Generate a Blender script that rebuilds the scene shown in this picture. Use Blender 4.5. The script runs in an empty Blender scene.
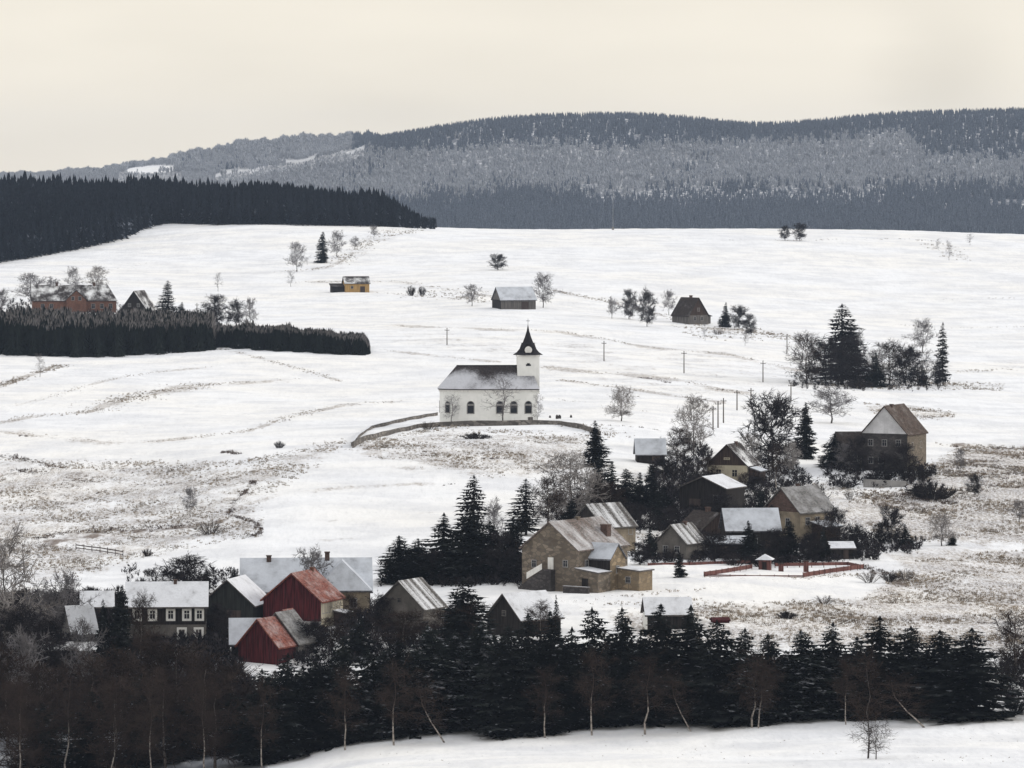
import bpy, math, random
import numpy as np
from mathutils import Vector

sc = bpy.context.scene
col = sc.collection
R = math.radians
F = 4870.0          # focal length expressed in picture widths of 1024
CZ = 80.0           # eye height above the datum
HV = 170.0          # horizon row of the lens
rng = np.random.default_rng(7)
random.seed(7)

# ------------------------------------------------------------------ terrain
UC = np.array([-260, -130, 0, 128, 256, 384, 512, 640, 768, 896, 1024, 1150, 1290], float)
NEAR = [(-400, -4), (-100, -2.2), (0, -2.2), (60, -14), (200, -37), (350, -55), (470, -63)]
ROWS = {
 540: [805, 800, 795, 772, 768, 766, 764, 762, 760],
 600: [790, 784, 771, 748, 740, 736, 731, 727, 724],
 640: [725, 722, 716, 705, 695, 690, 685, 684, 684],
 690: [655, 652, 648, 645, 635, 632, 634, 640, 645],
 750: [606, 604, 602, 600, 592, 590, 592, 600, 606],
 800: [575, 572, 568, 562, 558, 562, 566, 570, 575],
 850: [548, 545, 532, 530, 530, 540, 545, 548, 552],
 950: [495, 490, 474, 470, 471, 478, 488, 490, 490],
 1000: [465, 462, 450, 447, 446, 454, 465, 468, 468],
 1060: [441, 440, 434, 431, 426, 430, 446, 451, 452],
 1085: [433, 431, 428, 424.5, 419, 422, 438, 443, 445],
 1120: [422, 420, 419, 416, 415, 417, 428, 434, 436],
 1250: [385, 386, 389, 390, 388, 390, 398, 405, 410],
 1400: [356, 358, 354, 356, 357, 362, 370, 380, 385],
 1700: [312, 312, 314, 312, 310, 318, 325, 332, 335],
 2000: [268, 270, 270, 268, 266, 268, 272, 278, 280],
 2300: [238, 229, 224, 226.5, 230, 229.5, 229.5, 231, 235],
 2380: [231, 224, 221.5, 226, 229.6, 229.2, 229.2, 231, 235],
 2650: [206, 208, 216, 230, 236, 236, 236, 238, 242],
 2950: [214, 218, 226, 236, 242, 242, 242, 244, 246],
 3400: [232, 234, 236, 240, 240, 240, 240, 240, 240],
 4000: [222, 222, 222, 220, 218, 217, 216, 216, 216],
 4600: [204, 200, 194, 184, 175, 172, 172, 172, 172],
 5200: [192, 184, 171, 140, 121, 118, 127, 117, 113],
 5600: [184, 174, 162, 149, 144, 144, 146, 140, 138],
 6200: [176, 168, 145, 139, 150, 152, 152, 150, 150],
 7000: [185, 184, 170, 165, 170, 170, 170, 170, 170],
 9500: [200, 200, 200, 200, 200, 200, 200, 200, 200],
}
DK = np.array([d for d, _ in NEAR] + sorted(ROWS), float)
ZK = []
for d, z in NEAR:
    ZK.append(np.full(len(UC), CZ + z))
for d in sorted(ROWS):
    v = np.array(ROWS[d], float)
    # carry the slope on to both sides of the view, softened
    a, b = v[0] + (v[0] - v[1]) * .5, v[-1] + (v[-1] - v[-2]) * .5
    v = np.concatenate([[a + (v[0] - v[1]) * .2, a], v, [b, b + (v[-1] - v[-2]) * .2]])
    ZK.append(CZ - (v - HV) * d / F)
ZK = np.array(ZK)
# cardinal slopes along the depth (limited so that nothing overshoots)
dz = np.diff(ZK, axis=0) / np.diff(DK)[:, None]
MK = np.zeros_like(ZK)
MK[0], MK[-1] = dz[0], dz[-1]
h0, h1 = np.diff(DK)[:-1, None], np.diff(DK)[1:, None]
same = dz[:-1] * dz[1:] > 0
w1, w2 = 2 * h1 + h0, h1 + 2 * h0
with np.errstate(divide='ignore', invalid='ignore'):
    hm = (w1 + w2) / (w1 / dz[:-1] + w2 / dz[1:])
MK[1:-1] = np.where(same, hm, 0)

def ground(x, y):
    x = np.asarray(x, float); y = np.asarray(y, float)
    x, y = np.broadcast_arrays(x, y)
    u = np.clip(512 + F * x / np.maximum(y, 150.), UC[0], UC[-1] - 1e-6)
    d = np.clip(y, DK[0], DK[-1] - 1e-6)
    k = np.clip(np.searchsorted(DK, d, side='right') - 1, 0, len(DK) - 2)
    H = DK[k + 1] - DK[k]; t = (d - DK[k]) / H
    a = (2*t**3 - 3*t**2 + 1); b = (t**3 - 2*t**2 + t) * H; c = (-2*t**3 + 3*t**2); e = (t**3 - t**2) * H
    j = np.clip(np.searchsorted(UC, u, side='right') - 1, 0, len(UC) - 2)
    s = (u - UC[j]) / (UC[j + 1] - UC[j])
    def colv(jj):
        jj = np.clip(jj, 0, len(UC) - 1)
        return a * ZK[k, jj] + b * MK[k, jj] + c * ZK[k + 1, jj] + e * MK[k + 1, jj]
    p0, p1, p2, p3 = colv(j - 1), colv(j), colv(j + 1), colv(j + 2)
    z = p1 + .5*s*(p2 - p0 + s*(2*p0 - 5*p1 + 4*p2 - p3 + s*(3*(p1 - p2) + p3 - p0)))
    return z

_D = np.arange(520, 2700, 1.0)
def at(u, v):
    """where the sight line of the picture point meets the ground"""
    x = (u - 512) / F * _D
    vg = HV + F * (CZ - ground(x, _D)) / _D
    i = np.argmax(vg <= v)
    if vg[i] > v: i = int(np.argmin(vg))
    d = _D[i]
    return Vector((x[i], d, float(ground(x[i], d))))
def at_d(u, d):
    x = (u - 512) / F * d
    return Vector((x, d, float(ground(x, d))))
def vrow(p):
    return HV + F * (CZ - p.z) / p.y

# ------------------------------------------------------------------ mesh helpers
def mesh_np(name, verts, tris):
    me = bpy.data.meshes.new(name)
    verts = np.asarray(verts, np.float32); tris = np.asarray(tris, np.int32)
    me.vertices.add(len(verts)); me.vertices.foreach_set('co', verts.ravel())
    n = tris.shape[1]
    me.loops.add(tris.size); me.loops.foreach_set('vertex_index', tris.ravel())
    me.polygons.add(len(tris))
    me.polygons.foreach_set('loop_start', np.arange(0, tris.size, n, dtype=np.int32))
    me.polygons.foreach_set('loop_total', np.full(len(tris), n, np.int32))
    me.update(calc_edges=True)
    return me

class MB:
    def __init__(s): s.v, s.f = [], []
    def face(s, *pts):
        n = len(s.v); s.v += [tuple(p) for p in pts]; s.f.append(tuple(range(n, n + len(pts))))
    def box(s, x0, y0, z0, x1, y1, z1):
        n = len(s.v)
        s.v += [(x0,y0,z0),(x1,y0,z0),(x1,y1,z0),(x0,y1,z0),(x0,y0,z1),(x1,y0,z1),(x1,y1,z1),(x0,y1,z1)]
        for q in ((0,3,2,1),(4,5,6,7),(0,1,5,4),(1,2,6,5),(2,3,7,6),(3,0,4,7)): s.f.append(tuple(n+i for i in q))
    def tube(s, pts, rad, n=5, cap=True):
        """tapered tube along a path"""
        base = len(s.v); m = len(pts)
        for i, p in enumerate(pts):
            p = Vector(p)
            t = (Vector(pts[min(i+1, m-1)]) - Vector(pts[max(i-1, 0)]))
            if t.length < 1e-6: t = Vector((0,0,1))
            t.normalize()
            a = t.orthogonal().normalized() if abs(t.z) < .95 else Vector((1,0,0)) - t * t.x
            a.normalize(); b = t.cross(a)
            for k in range(n):
                an = 2*math.pi*k/n
                q = p + (a*math.cos(an) + b*math.sin(an)) * rad[i]
                s.v.append((q.x, q.y, q.z))
        for i in range(m-1):
            for k in range(n):
                k2 = (k+1) % n
                s.f.append((base+i*n+k, base+i*n+k2, base+(i+1)*n+k2, base+(i+1)*n+k))
        if cap:
            s.f.append(tuple(base+(m-1)*n+k for k in range(n)))
            s.f.append(tuple(base+k for k in reversed(range(n))))
    def mesh(s, name):
        me = bpy.data.meshes.new(name); me.from_pydata(s.v, [], s.f); me.update(); return me
    def build(s, name, mat, parent=None, label=None):
        return link(name, s.mesh(name), mat, parent, label)

def link(name, me, mat=None, parent=None, label=None):
    o = bpy.data.objects.new(name, me); col.objects.link(o)
    if mat is not None and not me.materials: me.materials.append(mat)
    if parent is not None: o.parent = parent
    if label: o['label'] = label
    return o
def thing(name, p, label, cat, group=None, yaw=0.0):
    o = bpy.data.objects.new(name, None); col.objects.link(o)
    o.empty_display_size = .5
    o.location = p; o.rotation_euler = (0, 0, yaw)
    o['label'] = label; o['category'] = cat
    if group: o['group'] = group
    return o
def tag(o, label, cat, group=None):
    o['label'] = label; o['category'] = cat
    if group: o['group'] = group
    return o

# ------------------------------------------------------------------ materials
class NT:
    def __init__(s, name):
        s.m = bpy.data.materials.new(name); s.m.use_nodes = True
        s.t = s.m.node_tree; s.n = s.t.nodes; s.l = s.t.links
        s.b = s.n['Principled BSDF']; s.b.inputs['Specular IOR Level'].default_value = .15
        s.b.inputs['Roughness'].default_value = .9
    def new(s, ty, **kw):
        n = s.n.new(ty)
        for k, v in kw.items(): setattr(n, k, v)
        return n
    def set(s, sock, v):
        if isinstance(v, bpy.types.NodeSocket): s.l.new(v, sock)
        elif isinstance(v, (tuple, list)) and len(v) == 3 and sock.type == 'RGBA': sock.default_value = (*v, 1)
        else: sock.default_value = v
    def math(s, op, a, b=0.0, clamp=False):
        n = s.new('ShaderNodeMath', operation=op, use_clamp=clamp); s.set(n.inputs[0], a); s.set(n.inputs[1], b); return n.outputs[0]
    def mix(s, f, a, b):
        n = s.new('ShaderNodeMix', data_type='RGBA'); s.set(n.inputs[0], f); s.set(n.inputs[6], a); s.set(n.inputs[7], b); return n.outputs[2]
    def ramp(s, f, lo, hi, a=0.0, b=1.0):
        n = s.new('ShaderNodeMapRange', interpolation_type='SMOOTHSTEP'); s.set(n.inputs[0], f)
        for i, v in zip((1,2,3,4), (lo, hi, a, b)): s.set(n.inputs[i], v)
        return n.outputs[0]
    def coords(s, kind='Object', scale=(1,1,1)):
        tc = s.new('ShaderNodeTexCoord'); mp = s.new('ShaderNodeMapping'); mp.inputs['Scale'].default_value = scale
        s.l.new(tc.outputs[kind], mp.inputs[0]); return mp.outputs[0]
    def noise(s, vec, scale, detail=3, rough=.55):
        n = s.new('ShaderNodeTexNoise'); n.inputs['Scale'].default_value = scale; n.inputs['Detail'].default_value = detail
        n.inputs['Roughness'].default_value = rough
        if vec is not None: s.l.new(vec, n.inputs['Vector'])
        return n.outputs[0]
    def up(s):
        g = s.new('ShaderNodeNewGeometry'); x = s.new('ShaderNodeSeparateXYZ'); s.l.new(g.outputs['True Normal'], x.inputs[0]); return x.outputs[2]
    def rnd(s): return s.new('ShaderNodeObjectInfo').outputs['Random']
    def done(s, c): s.set(s.b.inputs['Base Color'], c); return s.m

SNOW = (.83, .84, .85)
def plain(name, c, var=.25, scale=1.2, rough=.9, fine=6.0):
    k = NT(name); v = k.coords()
    f = k.noise(v, scale, 4); g = k.noise(v, fine, 2)
    dark = tuple(x*(1-var) for x in c); light = tuple(min(1, x*(1+var)) for x in c)
    m = k.mix(k.ramp(f, .3, .7), dark, light)
    m = k.mix(k.ramp(g, .35, .75, 0, .45), m, tuple(x*(1-var*1.4) for x in c))
    st = k.noise(k.coords(scale=(2.2, 2.2, .22)), 1.3, 4, .65)
    m = k.mix(k.ramp(st, .48, .72, 0, .5), m, tuple(x*.62 for x in c))
    k.b.inputs['Roughness'].default_value = rough
    return k.done(m)
def boards(name, c, var=.3, axis=0, pitch=.25):
    """vertical boarding with gaps and weathering"""
    k = NT(name); v = k.coords(scale=(1/pitch, 1/pitch, .25))
    w = k.noise(v, 1.0, 2); st = k.noise(k.coords(scale=(3, 3, .35)), 1.5, 3)
    m = k.mix(k.ramp(w, .35, .65), tuple(x*(1-var) for x in c), tuple(min(1, x*(1+var)) for x in c))
    m = k.mix(k.ramp(st, .5, .75, 0, .5), m, tuple(x*.5 + .03 for x in c))
    return k.done(m)
def masonry(name, c, mortar, var=.35, sx=1.4):
    k = NT(name); v = k.coords(scale=(1, 1, 1.8))
    vo = k.new('ShaderNodeTexVoronoi', feature='F1'); vo.inputs['Scale'].default_value = sx; k.l.new(v, vo.inputs['Vector'])
    ed = k.new('ShaderNodeTexVoronoi', feature='DISTANCE_TO_EDGE'); ed.inputs['Scale'].default_value = sx; k.l.new(v, ed.inputs['Vector'])
    sep = k.new('ShaderNodeSeparateColor'); k.l.new(vo.outputs['Color'], sep.inputs[0])
    m = k.mix(sep.outputs[0], tuple(x*(1-var) for x in c), tuple(min(1, x*(1+var)) for x in c))
    m = k.mix(k.ramp(ed.outputs['Distance'], .03, .1, 1, 0), m, mortar)
    st = k.noise(k.coords(), .35, 4)
    m = k.mix(k.ramp(st, .45, .7, 0, .55), m, tuple(x*.55 for x in c))
    return k.done(m)
def roofmat(name, base, cover, scale=.5, stretch=(1,1,1), soft=.12, snow=SNOW, base2=None, zfall=None):
    """tiles with snow lying where it has not slid or thawed"""
    k = NT(name); v = k.coords(scale=stretch)
    f = k.noise(v, scale, 5, .6); fine = k.noise(k.coords(), 3.5, 3)
    t = k.noise(k.coords(scale=(2.5, 1.2, 2.5)), 1.6, 2)
    b = k.mix(k.ramp(t, .35, .65), tuple(x*.65 for x in base), base2 or tuple(min(1, x*1.4) for x in base))
    th = 1 - cover
    th = .5 + (th - .5) * .62
    mk = k.math('ADD', k.math('MULTIPLY', f, .75), k.math('MULTIPLY', fine, .25))
    if zfall:
        x = k.new('ShaderNodeSeparateXYZ'); k.l.new(k.coords(), x.inputs[0]); mk = k.math('SUBTRACT', mk, k.ramp(x.outputs[2], zfall[0], zfall[1], -.06, .22))
    mk = k.ramp(mk, th - soft, th + soft)
    mk = k.math('MULTIPLY', mk, k.ramp(k.up(), .3, .45))
    s = k.mix(k.ramp(fine, .35, .7, 0, .6), snow, tuple(x*.78 for x in snow))
    return k.done(k.mix(mk, b, s))

def bark(name, c, var=.4):
    return plain(name, c, var, 1.5, .95, 7)
def foliage(name, c, c2, snow=0.0, frost=(.62,.64,.68), sc_=1.3):
    k = NT(name); k.b.inputs['Specular IOR Level'].default_value = 0; v = k.coords()
    f = k.noise(v, .9, 3); r = k.rnd()
    m = k.mix(k.ramp(f, .3, .7), c, c2)
    m = k.mix(k.math('MULTIPLY', r, .45), m, tuple(x*.6 for x in c))
    if snow:
        n2 = k.noise(v, sc_, 3, .6)
        th = .72 - snow*.4
        mk = k.math('MULTIPLY', k.ramp(n2, th - .05, th + .08), k.ramp(k.up(), .25, .7))
        m = k.mix(mk, m, frost)
    return k.done(m)
def twig(name, c, c2):
    k = NT(name); k.b.inputs['Specular IOR Level'].default_value = 0; f = k.noise(k.coords(), .5, 2); r = k.rnd()
    m = k.mix(k.ramp(f, .35, .65), c, c2)
    m = k.mix(k.math('MULTIPLY', r, .35), m, tuple(x*.65 for x in c))
    return k.done(m)

M = {}
M['spruce_dark'] = foliage('spruce_needles', (.0085,.0095,.0095), (.036,.040,.037), .16, (.26,.27,.30), 1.3)  # lighter needle tone stands in for highlights on the boughs
M['spruce_snow'] = foliage('snowy_spruce_needles', (.011,.0135,.0125), (.034,.040,.034), .36, (.38,.39,.43), .9)  # second tone paints bough highlights into the needles; the flecks are snow
M['pine'] = foliage('larch_needles', (.018,.018,.017), (.032,.031,.028), .05)
M['bark'] = bark('bark', (.045,.037,.032))
M['bark_brown'] = bark('brown_bark', (.16,.135,.12))
M['bark_grey'] = bark('grey_bark', (.10,.09,.085))
def birch_bark():
    k = NT('birch_bark'); v = k.coords(); x = k.new('ShaderNodeSeparateXYZ'); k.l.new(v, x.inputs[0])
    n = k.noise(v, 2.0, 4); z = k.math('ADD', x.outputs[2], k.math('MULTIPLY', n, 3.0))
    m = k.mix(k.ramp(n, .4, .62), (.40,.36,.32), (.12,.10,.09))
    return k.done(k.mix(k.ramp(z, 4.2, 8.5), m, (.06,.045,.038)))
M['bark_birch'] = birch_bark()
M['twig_grey'] = twig('frosted_twigs', (.13,.12,.12), (.23,.22,.23))
M['twig_pale'] = twig('pale_frosted_twigs', (.22,.20,.19), (.36,.34,.33))
M['twig_brown'] = twig('brown_twigs', (.027,.0195,.0165), (.062,.046,.039))
M['twig_dark'] = twig('dark_twigs', (.022,.019,.0205), (.044,.039,.041))
M['twig_red'] = twig('russet_twigs', (.031,.022,.0185), (.060,.045,.038))
M['scrub'] = twig('scrub_twigs', (.07,.055,.045), (.15,.125,.11))
M['grass'] = plain('dry_grass_blades', (.25,.205,.155), .45, .2, 1, 1.5)
M['heather'] = plain('dark_heather', (.085,.06,.05), .4, .2, 1, 1.5)
M['far_conifer'] = foliage('hazed_hill_conifers', (.105,.126,.162), (.19,.218,.262), .42, (.33,.36,.41), .22)  # blue distance haze is put into these needle colours, along with rime
M['far_frost'] = twig('hazed_frosted_trees', (.35,.372,.415), (.44,.462,.505))  # frost colour lightened and blued to carry part of the distance haze
M['wood_conifer'] = foliage('wood_conifers', (.009,.0125,.018), (.034,.042,.056), .36, (.28,.31,.37), .35)
M['plantation'] = foliage('plantation_spruces', (.010,.013,.012), (.018,.023,.02), .10, (.4,.4,.42), 1.2)
M['plantation_top'] = twig('frosted_birch_tips', (.16,.15,.15), (.27,.255,.25))
M['glass'] = plain('window_glass', (.02,.022,.028), .3, .8, .25, 3)
M['white_paint'] = plain('white_paint', (.72,.71,.68), .08)
def church_plaster():
    k = NT('white_plaster'); v = k.coords(); n = k.noise(v, .5, 4); g = k.noise(k.coords(scale=(1.5,1.5,.25)), 1.5, 3)
    m = k.mix(k.ramp(n, .35, .7), (.80,.80,.775), (.72,.725,.70))
    return k.done(k.mix(k.ramp(g, .55, .75, 0, .35), m, (.58,.58,.56)))
M['white_render'] = church_plaster()
M['grey_white'] = plain('weathered_white_boards', (.60,.60,.62), .2, .5)
M['cream'] = plain('cream_render', (0.416,0.376,0.288), .14, .5)
M['tan'] = plain('weathered_tan_render', (0.234,0.195,0.143), .3, .5)
M['grey_render'] = plain('grey_render', (0.12,0.11,0.1), .3, .5)
M['grey_light'] = plain('pale_grey_render', (0.266,0.259,0.252), .22, .5)
M['stone'] = masonry('sandstone_rubble', (.165,.136,.106), (.118,.102,.086), .42, 1.1)
M['stone_warm'] = masonry('ochre_sandstone', (.215,.165,.108), (.15,.122,.09), .38, 1.1)
M['stone_grey'] = masonry('grey_field_stone', (.062,.056,.055), (.04,.036,.035), .4)
M['stone_yard'] = masonry('yard_wall_stone', (.17,.155,.14), (.09,.08,.075), .55, .9)
M['brick'] = masonry('red_brick', (.155,.075,.052), (.12,.075,.06), .3, 2.5)
M['brick_dark'] = masonry('dark_brick', (0.091,0.05525,0.0455), (.09,.07,.06), .35, 2.2)
M['red_wall'] = boards('dark_red_boards', (.055,.0095,.0115), .5)
M['dark_wood'] = boards('dark_tarred_boards', (0.02,0.017,0.016), .35)
M['brown_wood'] = boards('brown_boards', (0.0425,0.0285,0.023), .35)
M['green_wood'] = boards('green_black_boards', (0.022,0.02365,0.022), .3)
M['yellow_wood'] = boards('yellow_boards', (.38,.245,.10), .2)
M['tan_brick'] = masonry('tan_brick', (.165,.138,.108), (.12,.103,.083), .3, 2.0)
M['grey_wood'] = boards('grey_weathered_boards', (0.114,0.105,0.099), .35)
M['red_fence'] = boards('red_fence_boards', (.125,.056,.048), .45)
M['pole'] = boards('grey_pole_wood', (0.105,0.091,0.0805), .3)
M['door'] = boards('door_wood', (.06,.045,.04), .25)
M['metal'] = plain('galvanised_metal', (.35,.36,.37), .15, 1, .5)
M['roof_white'] = roofmat('roof_white', (.09,.08,.075), .78, .45, snow=(.70,.715,.75), soft=.2)
M['roof_blue'] = roofmat('roof_thin_snow', (.11,.11,.12), .74, .38, snow=(.56,.59,.64), soft=.24)
M['roof_grey'] = roofmat('roof_grey_snow', (.10,.095,.09), .42, .5, soft=.24, snow=(.42,.42,.43))
M['roof_streak'] = roofmat('roof_snow_streaks', (.085,.078,.072), .44, .45, (.10, 1.5, .10), .09, snow=(.66,.67,.69))
M['roof_patch'] = roofmat('roof_dark_patches', (0.035,0.028,0.0266), .46, .22, soft=.10)
M['roof_dark'] = roofmat('roof_dark', (.033,.026,.023), .22, .35, soft=.14, snow=(.3,.3,.31))
M['roof_brown'] = roofmat('roof_brown_tile', (.060,.044,.037), .26, .40, soft=.2, snow=(.30,.28,.27), base2=(.10,.072,.058))
M['roof_red'] = roofmat('roof_red_tile', (.17,.052,.038), .30, .55, soft=.24, snow=(.52,.46,.45), base2=(.24,.085,.062))
M['roof_stone'] = roofmat('roof_lichen_tile', (.14,.12,.105), .40, .26, (.5, 1.3, .5), .16, base2=(.185,.145,.13), snow=(.62,.62,.63))
M['roof_church'] = roofmat('roof_church_slate', (0.036,0.03,0.03), .60, .14, (1,.8,1), .13, zfall=(8.6, 11.9), snow=(.55,.56,.60))
M['spire'] = roofmat('spire_slate', (0.018,0.0162,0.018), .05, .6)

def ground_material():
    k = NT('snowy_ground'); v = k.coords('Object')
    a = k.new('ShaderNodeAttribute', attribute_name='grass').outputs['Fac']
    so = k.new('ShaderNodeAttribute', attribute_name='soil').outputs['Fac']
    fl = k.new('ShaderNodeAttribute', attribute_name='floor').outputs['Fac']
    vs = k.coords('Object', (1, .25, 1)); n1 = k.noise(vs, .8, 4, .65); n2 = k.noise(v, .07, 4, .6); n3 = k.noise(v, .018, 3, .5)
    n4 = k.noise(vs, .26, 3, .6)
    s = k.math('ADD', k.math('MULTIPLY', n1, .40), k.math('ADD', k.math('MULTIPLY', n4, .30), k.math('MULTIPLY', n2, .30)))
    th = k.math('SUBTRACT', .74, k.math('MULTIPLY', a, .43))
    mk = k.ramp(k.math('SUBTRACT', s, th), -.08, .12)
    fz = k.noise(vs, 2.4, 4, .75); mk = k.math('MULTIPLY', mk, k.ramp(fz, .40, .60, .22, 1))
    snow = k.mix(k.ramp(n3, .35, .65), (.83,.84,.86), (.85,.84,.82))
    snow = k.mix(k.ramp(n2, .38, .66, 0, .62), snow, (.65,.66,.69))  # grey mottling paints shading into the snow, besides marking where it lies thin
    gr = k.mix(k.ramp(n2, .3, .7), (.34,.285,.235), (.19,.15,.125))
    gr = k.mix(k.ramp(n1, .4, .7, 0, .6), gr, (.40,.34,.27))
    gr = k.mix(k.ramp(fz, .52, .7, 0, .6), gr, (.12,.095,.08))
    c = k.mix(k.math('MULTIPLY', mk, .80), snow, gr)
    sm = k.ramp(k.math('ADD', k.math('MULTIPLY', so, .9), k.math('SUBTRACT', n4, .5)), .38, .62, 0, .85)
    c = k.mix(sm, c, k.mix(n1, (.10,.072,.058), (.19,.145,.115)))
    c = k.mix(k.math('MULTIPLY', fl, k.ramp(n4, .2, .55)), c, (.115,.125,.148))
    bmp = k.new('ShaderNodeBump'); bmp.inputs['Strength'].default_value = .8; bmp.inputs['Distance'].default_value = .6
    k.set(bmp.inputs['Height'], k.math('ADD', n4, k.math('MULTIPLY', n2, 2.0)))
    k.l.new(bmp.outputs[0], k.b.inputs['Normal'])
    return k.done(c)
M['ground'] = ground_material()

# ------------------------------------------------------------------ ground sheet
GRASS = [  # outline in picture terms, projected on the ground; strength; feather
 ([(-80,455),(120,460),(235,462),(330,443),(352,437),(330,458),(285,478),(262,500),(262,535),(190,548),(140,560),(60,585),(-80,560)], .64, 18),
 ([(-80,452),(60,460),(170,470),(240,480),(200,500),(60,500),(-80,480)], .25, 12),
 ([(352,440),(440,427),(600,432),(610,465),(520,480),(470,476),(360,458)], .60, 10),
 ([(205,540),(400,560),(360,600),(200,590)], .20, 14),
 ([(845,500),(900,490),(960,445),(1110,446),(1110,545),(960,545),(880,540),(820,515)], .90, 14),
 ([(880,552),(960,545),(1110,545),(1110,660),(640,650),(600,612),(700,600),(860,598),(900,570)], .76, 14),
 ([(560,470),(700,455),(860,480),(860,560),(700,560),(620,545),(560,520)], .52, 14),
 ([(380,325),(700,345),(820,360),(820,405),(640,395),(520,362),(380,345)], .40, 10),
 ([(930,360),(1110,358),(1110,375),(935,374)], .40, 6),
 ([(860,404),(900,402),(960,412),(955,420),(880,418)], .62, 5),
 ([(945,380),(1010,384),(1010,392),(940,390)], .45, 5),
 ([(555,288),(700,318),(800,330),(800,345),(680,332),(560,302)], .35, 6),
 ([(325,268),(372,238),(420,228),(395,240),(345,272)], .40, 5),
 ([(395,286),(500,290),(500,304),(395,298)], .33, 5),
 ([(915,240),(970,250),(965,262),(945,262)], .40, 4),
 ([(490,600),(690,588),(700,612),(500,625)], .35, 10),
 ([(-80,560),(200,575),(200,640),(-80,640)], .25, 16),
 ([(-80,340),(1110,340),(1110,232),(150,222),(-80,262)], .07, 10),
]
SOIL = [
 ([(690,505),(765,500),(870,535),(880,556),(770,566),(690,562)], .36, 8),
 ([(545,500),(700,490),(700,525),(560,530)], .34, 8), ([(380,568),(530,562),(528,584),(380,588)], .42, 6), ([(790,376),(950,378),(945,389),(790,389)], .5, 4), ([(200,600),(300,640),(470,640),(480,668),(200,680)], .30, 10),
 ([(-40,452),(20,458),(75,466),(115,482),(170,487),(165,493),(100,490),(40,474),(-40,462)], .34, 6),
 ([(38,540),(60,534),(110,529),(190,524),(230,516),(235,522),(180,532),(110,536),(48,548)], .62, 5),
 ([(845,485),(905,492),(960,510),(900,520),(850,505)], .35, 8),
 ([(640,606),(700,612),(690,626),(640,620)], .2, 6),
 ([(820,612),(1024,618),(1024,626),(820,622)], .45, 5),
 ([(950,441),(1110,447),(1110,453),(955,449)], .5, 3),
 ([(860,566),(900,572),(920,590),(880,585)], .55, 4),
]
def poly_mask(u, v, poly, feather):
    P = np.array(poly, float); n = len(P); best = np.full(u.shape, 1e9); ins = np.zeros(u.shape, bool)
    for i in range(n):
        a, b = P[i], P[(i+1) % n]
        d = b - a; t = np.clip(((u-a[0])*d[0] + (v-a[1])*d[1]) / (d@d), 0, 1)
        best = np.minimum(best, np.hypot(u-a[0]-t*d[0], (v-a[1]-t*d[1])*1.6))
        if a[1] != b[1]:
            c = ((a[1] > v) != (b[1] > v)) & (u < (b[0]-a[0])*(v-a[1])/(b[1]-a[1]) + a[0])
            ins ^= c
    s = np.where(ins, best, -best)
    return np.clip(.5 + s/(2*feather), 0, 1)

BANKS = [
 ([(-40,430),(0,423),(35,416),(88,412),(116,402),(169,390),(211,384.5),(302,380)], 1.8, .62),
 ([(95,409),(116,402),(140,396),(169,390),(205,385)], 4.0, .55),
 ([(14,405.6),(46,398.6),(91,384.5),(123,377),(158,372),(211,367)], 1.5, .5),
 ([(-30,430),(0,432),(53,437),(105,442.5),(148,442),(211,435.5),(253,430),(281,419.7),(340,405.6),(395,402)], 1.7, .6),
 ([(20,434),(60,438),(105,443),(150,443)], 4, .45),
 ([(-30,392),(0,386),(28,376),(63,365)], 2.2, .65),
 ([(214,347.6),(246,354.6),(299,369),(340,381)], 1.5, .5),
 ([(246,504),(281,495),(340,488),(400,484.5),(455,483.5)], 2.2, .55),
 ([(295,282),(400,282),(450,290),(492,297)], 1.5, .5), ([(280,272),(330,267),(352,255),(375,240)], 2, .5),
 ([(555,291),(600,300),(680,320)], 1.6, .5), ([(700,328),(760,332),(790,338)], 2, .55),
 ([(380,325),(450,328),(560,332),(640,346),(683,351),(726,354),(790,369),(840,375)], 1.4, .66),
 ([(340,343),(400,352),(455,358),(500,362)], 1.4, .62),
 ([(541,367),(600,373),(640,376),(683,381),(715,389),(752,394)], 2.0, .72),
 ([(560,380),(650,392),(683,397),(726,403)], 1.4, .62), ([(950,445),(1000,448),(1080,452)], 2, .7),
 ([(360,462),(420,470),(480,472)], 3, .4), ([(300,525),(380,515),(450,512)], 2, .35), ([(265,545),(330,540),(420,535)], 2, .35),
]
FARM = {}
def forest_zone(u, d, v):
    """0 open, 1 dark conifers, 2 frosted broadleaf trees on the far hills"""
    wob = 3*np.sin(u*.031+1) + 2*np.sin(u*.083) + 1.5*np.sin(u*.17+.5)
    top_line = np.interp(u, [350, 372, 420, 560, 680, 800, 905, 925, 1024, 1200], [150, 153, 151, 147, 147, 143, 133, 158, 160, 160]) + wob*.5
    low_line = np.interp(u, [100, 200, 300, 400, 470, 700, 900, 1200], [205, 205, 200, 199, 193, 190, 187, 184]) + wob
    rj = np.random.default_rng(3).normal(0, 1, u.shape); v = v + rj*np.where(v > 172, 5.0, 2.0)
    z = np.full(u.shape, 2)
    z = np.where((v < top_line) & (u > 352), 1, z)
    z = np.where(v > low_line, 1, z)
    return z

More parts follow.
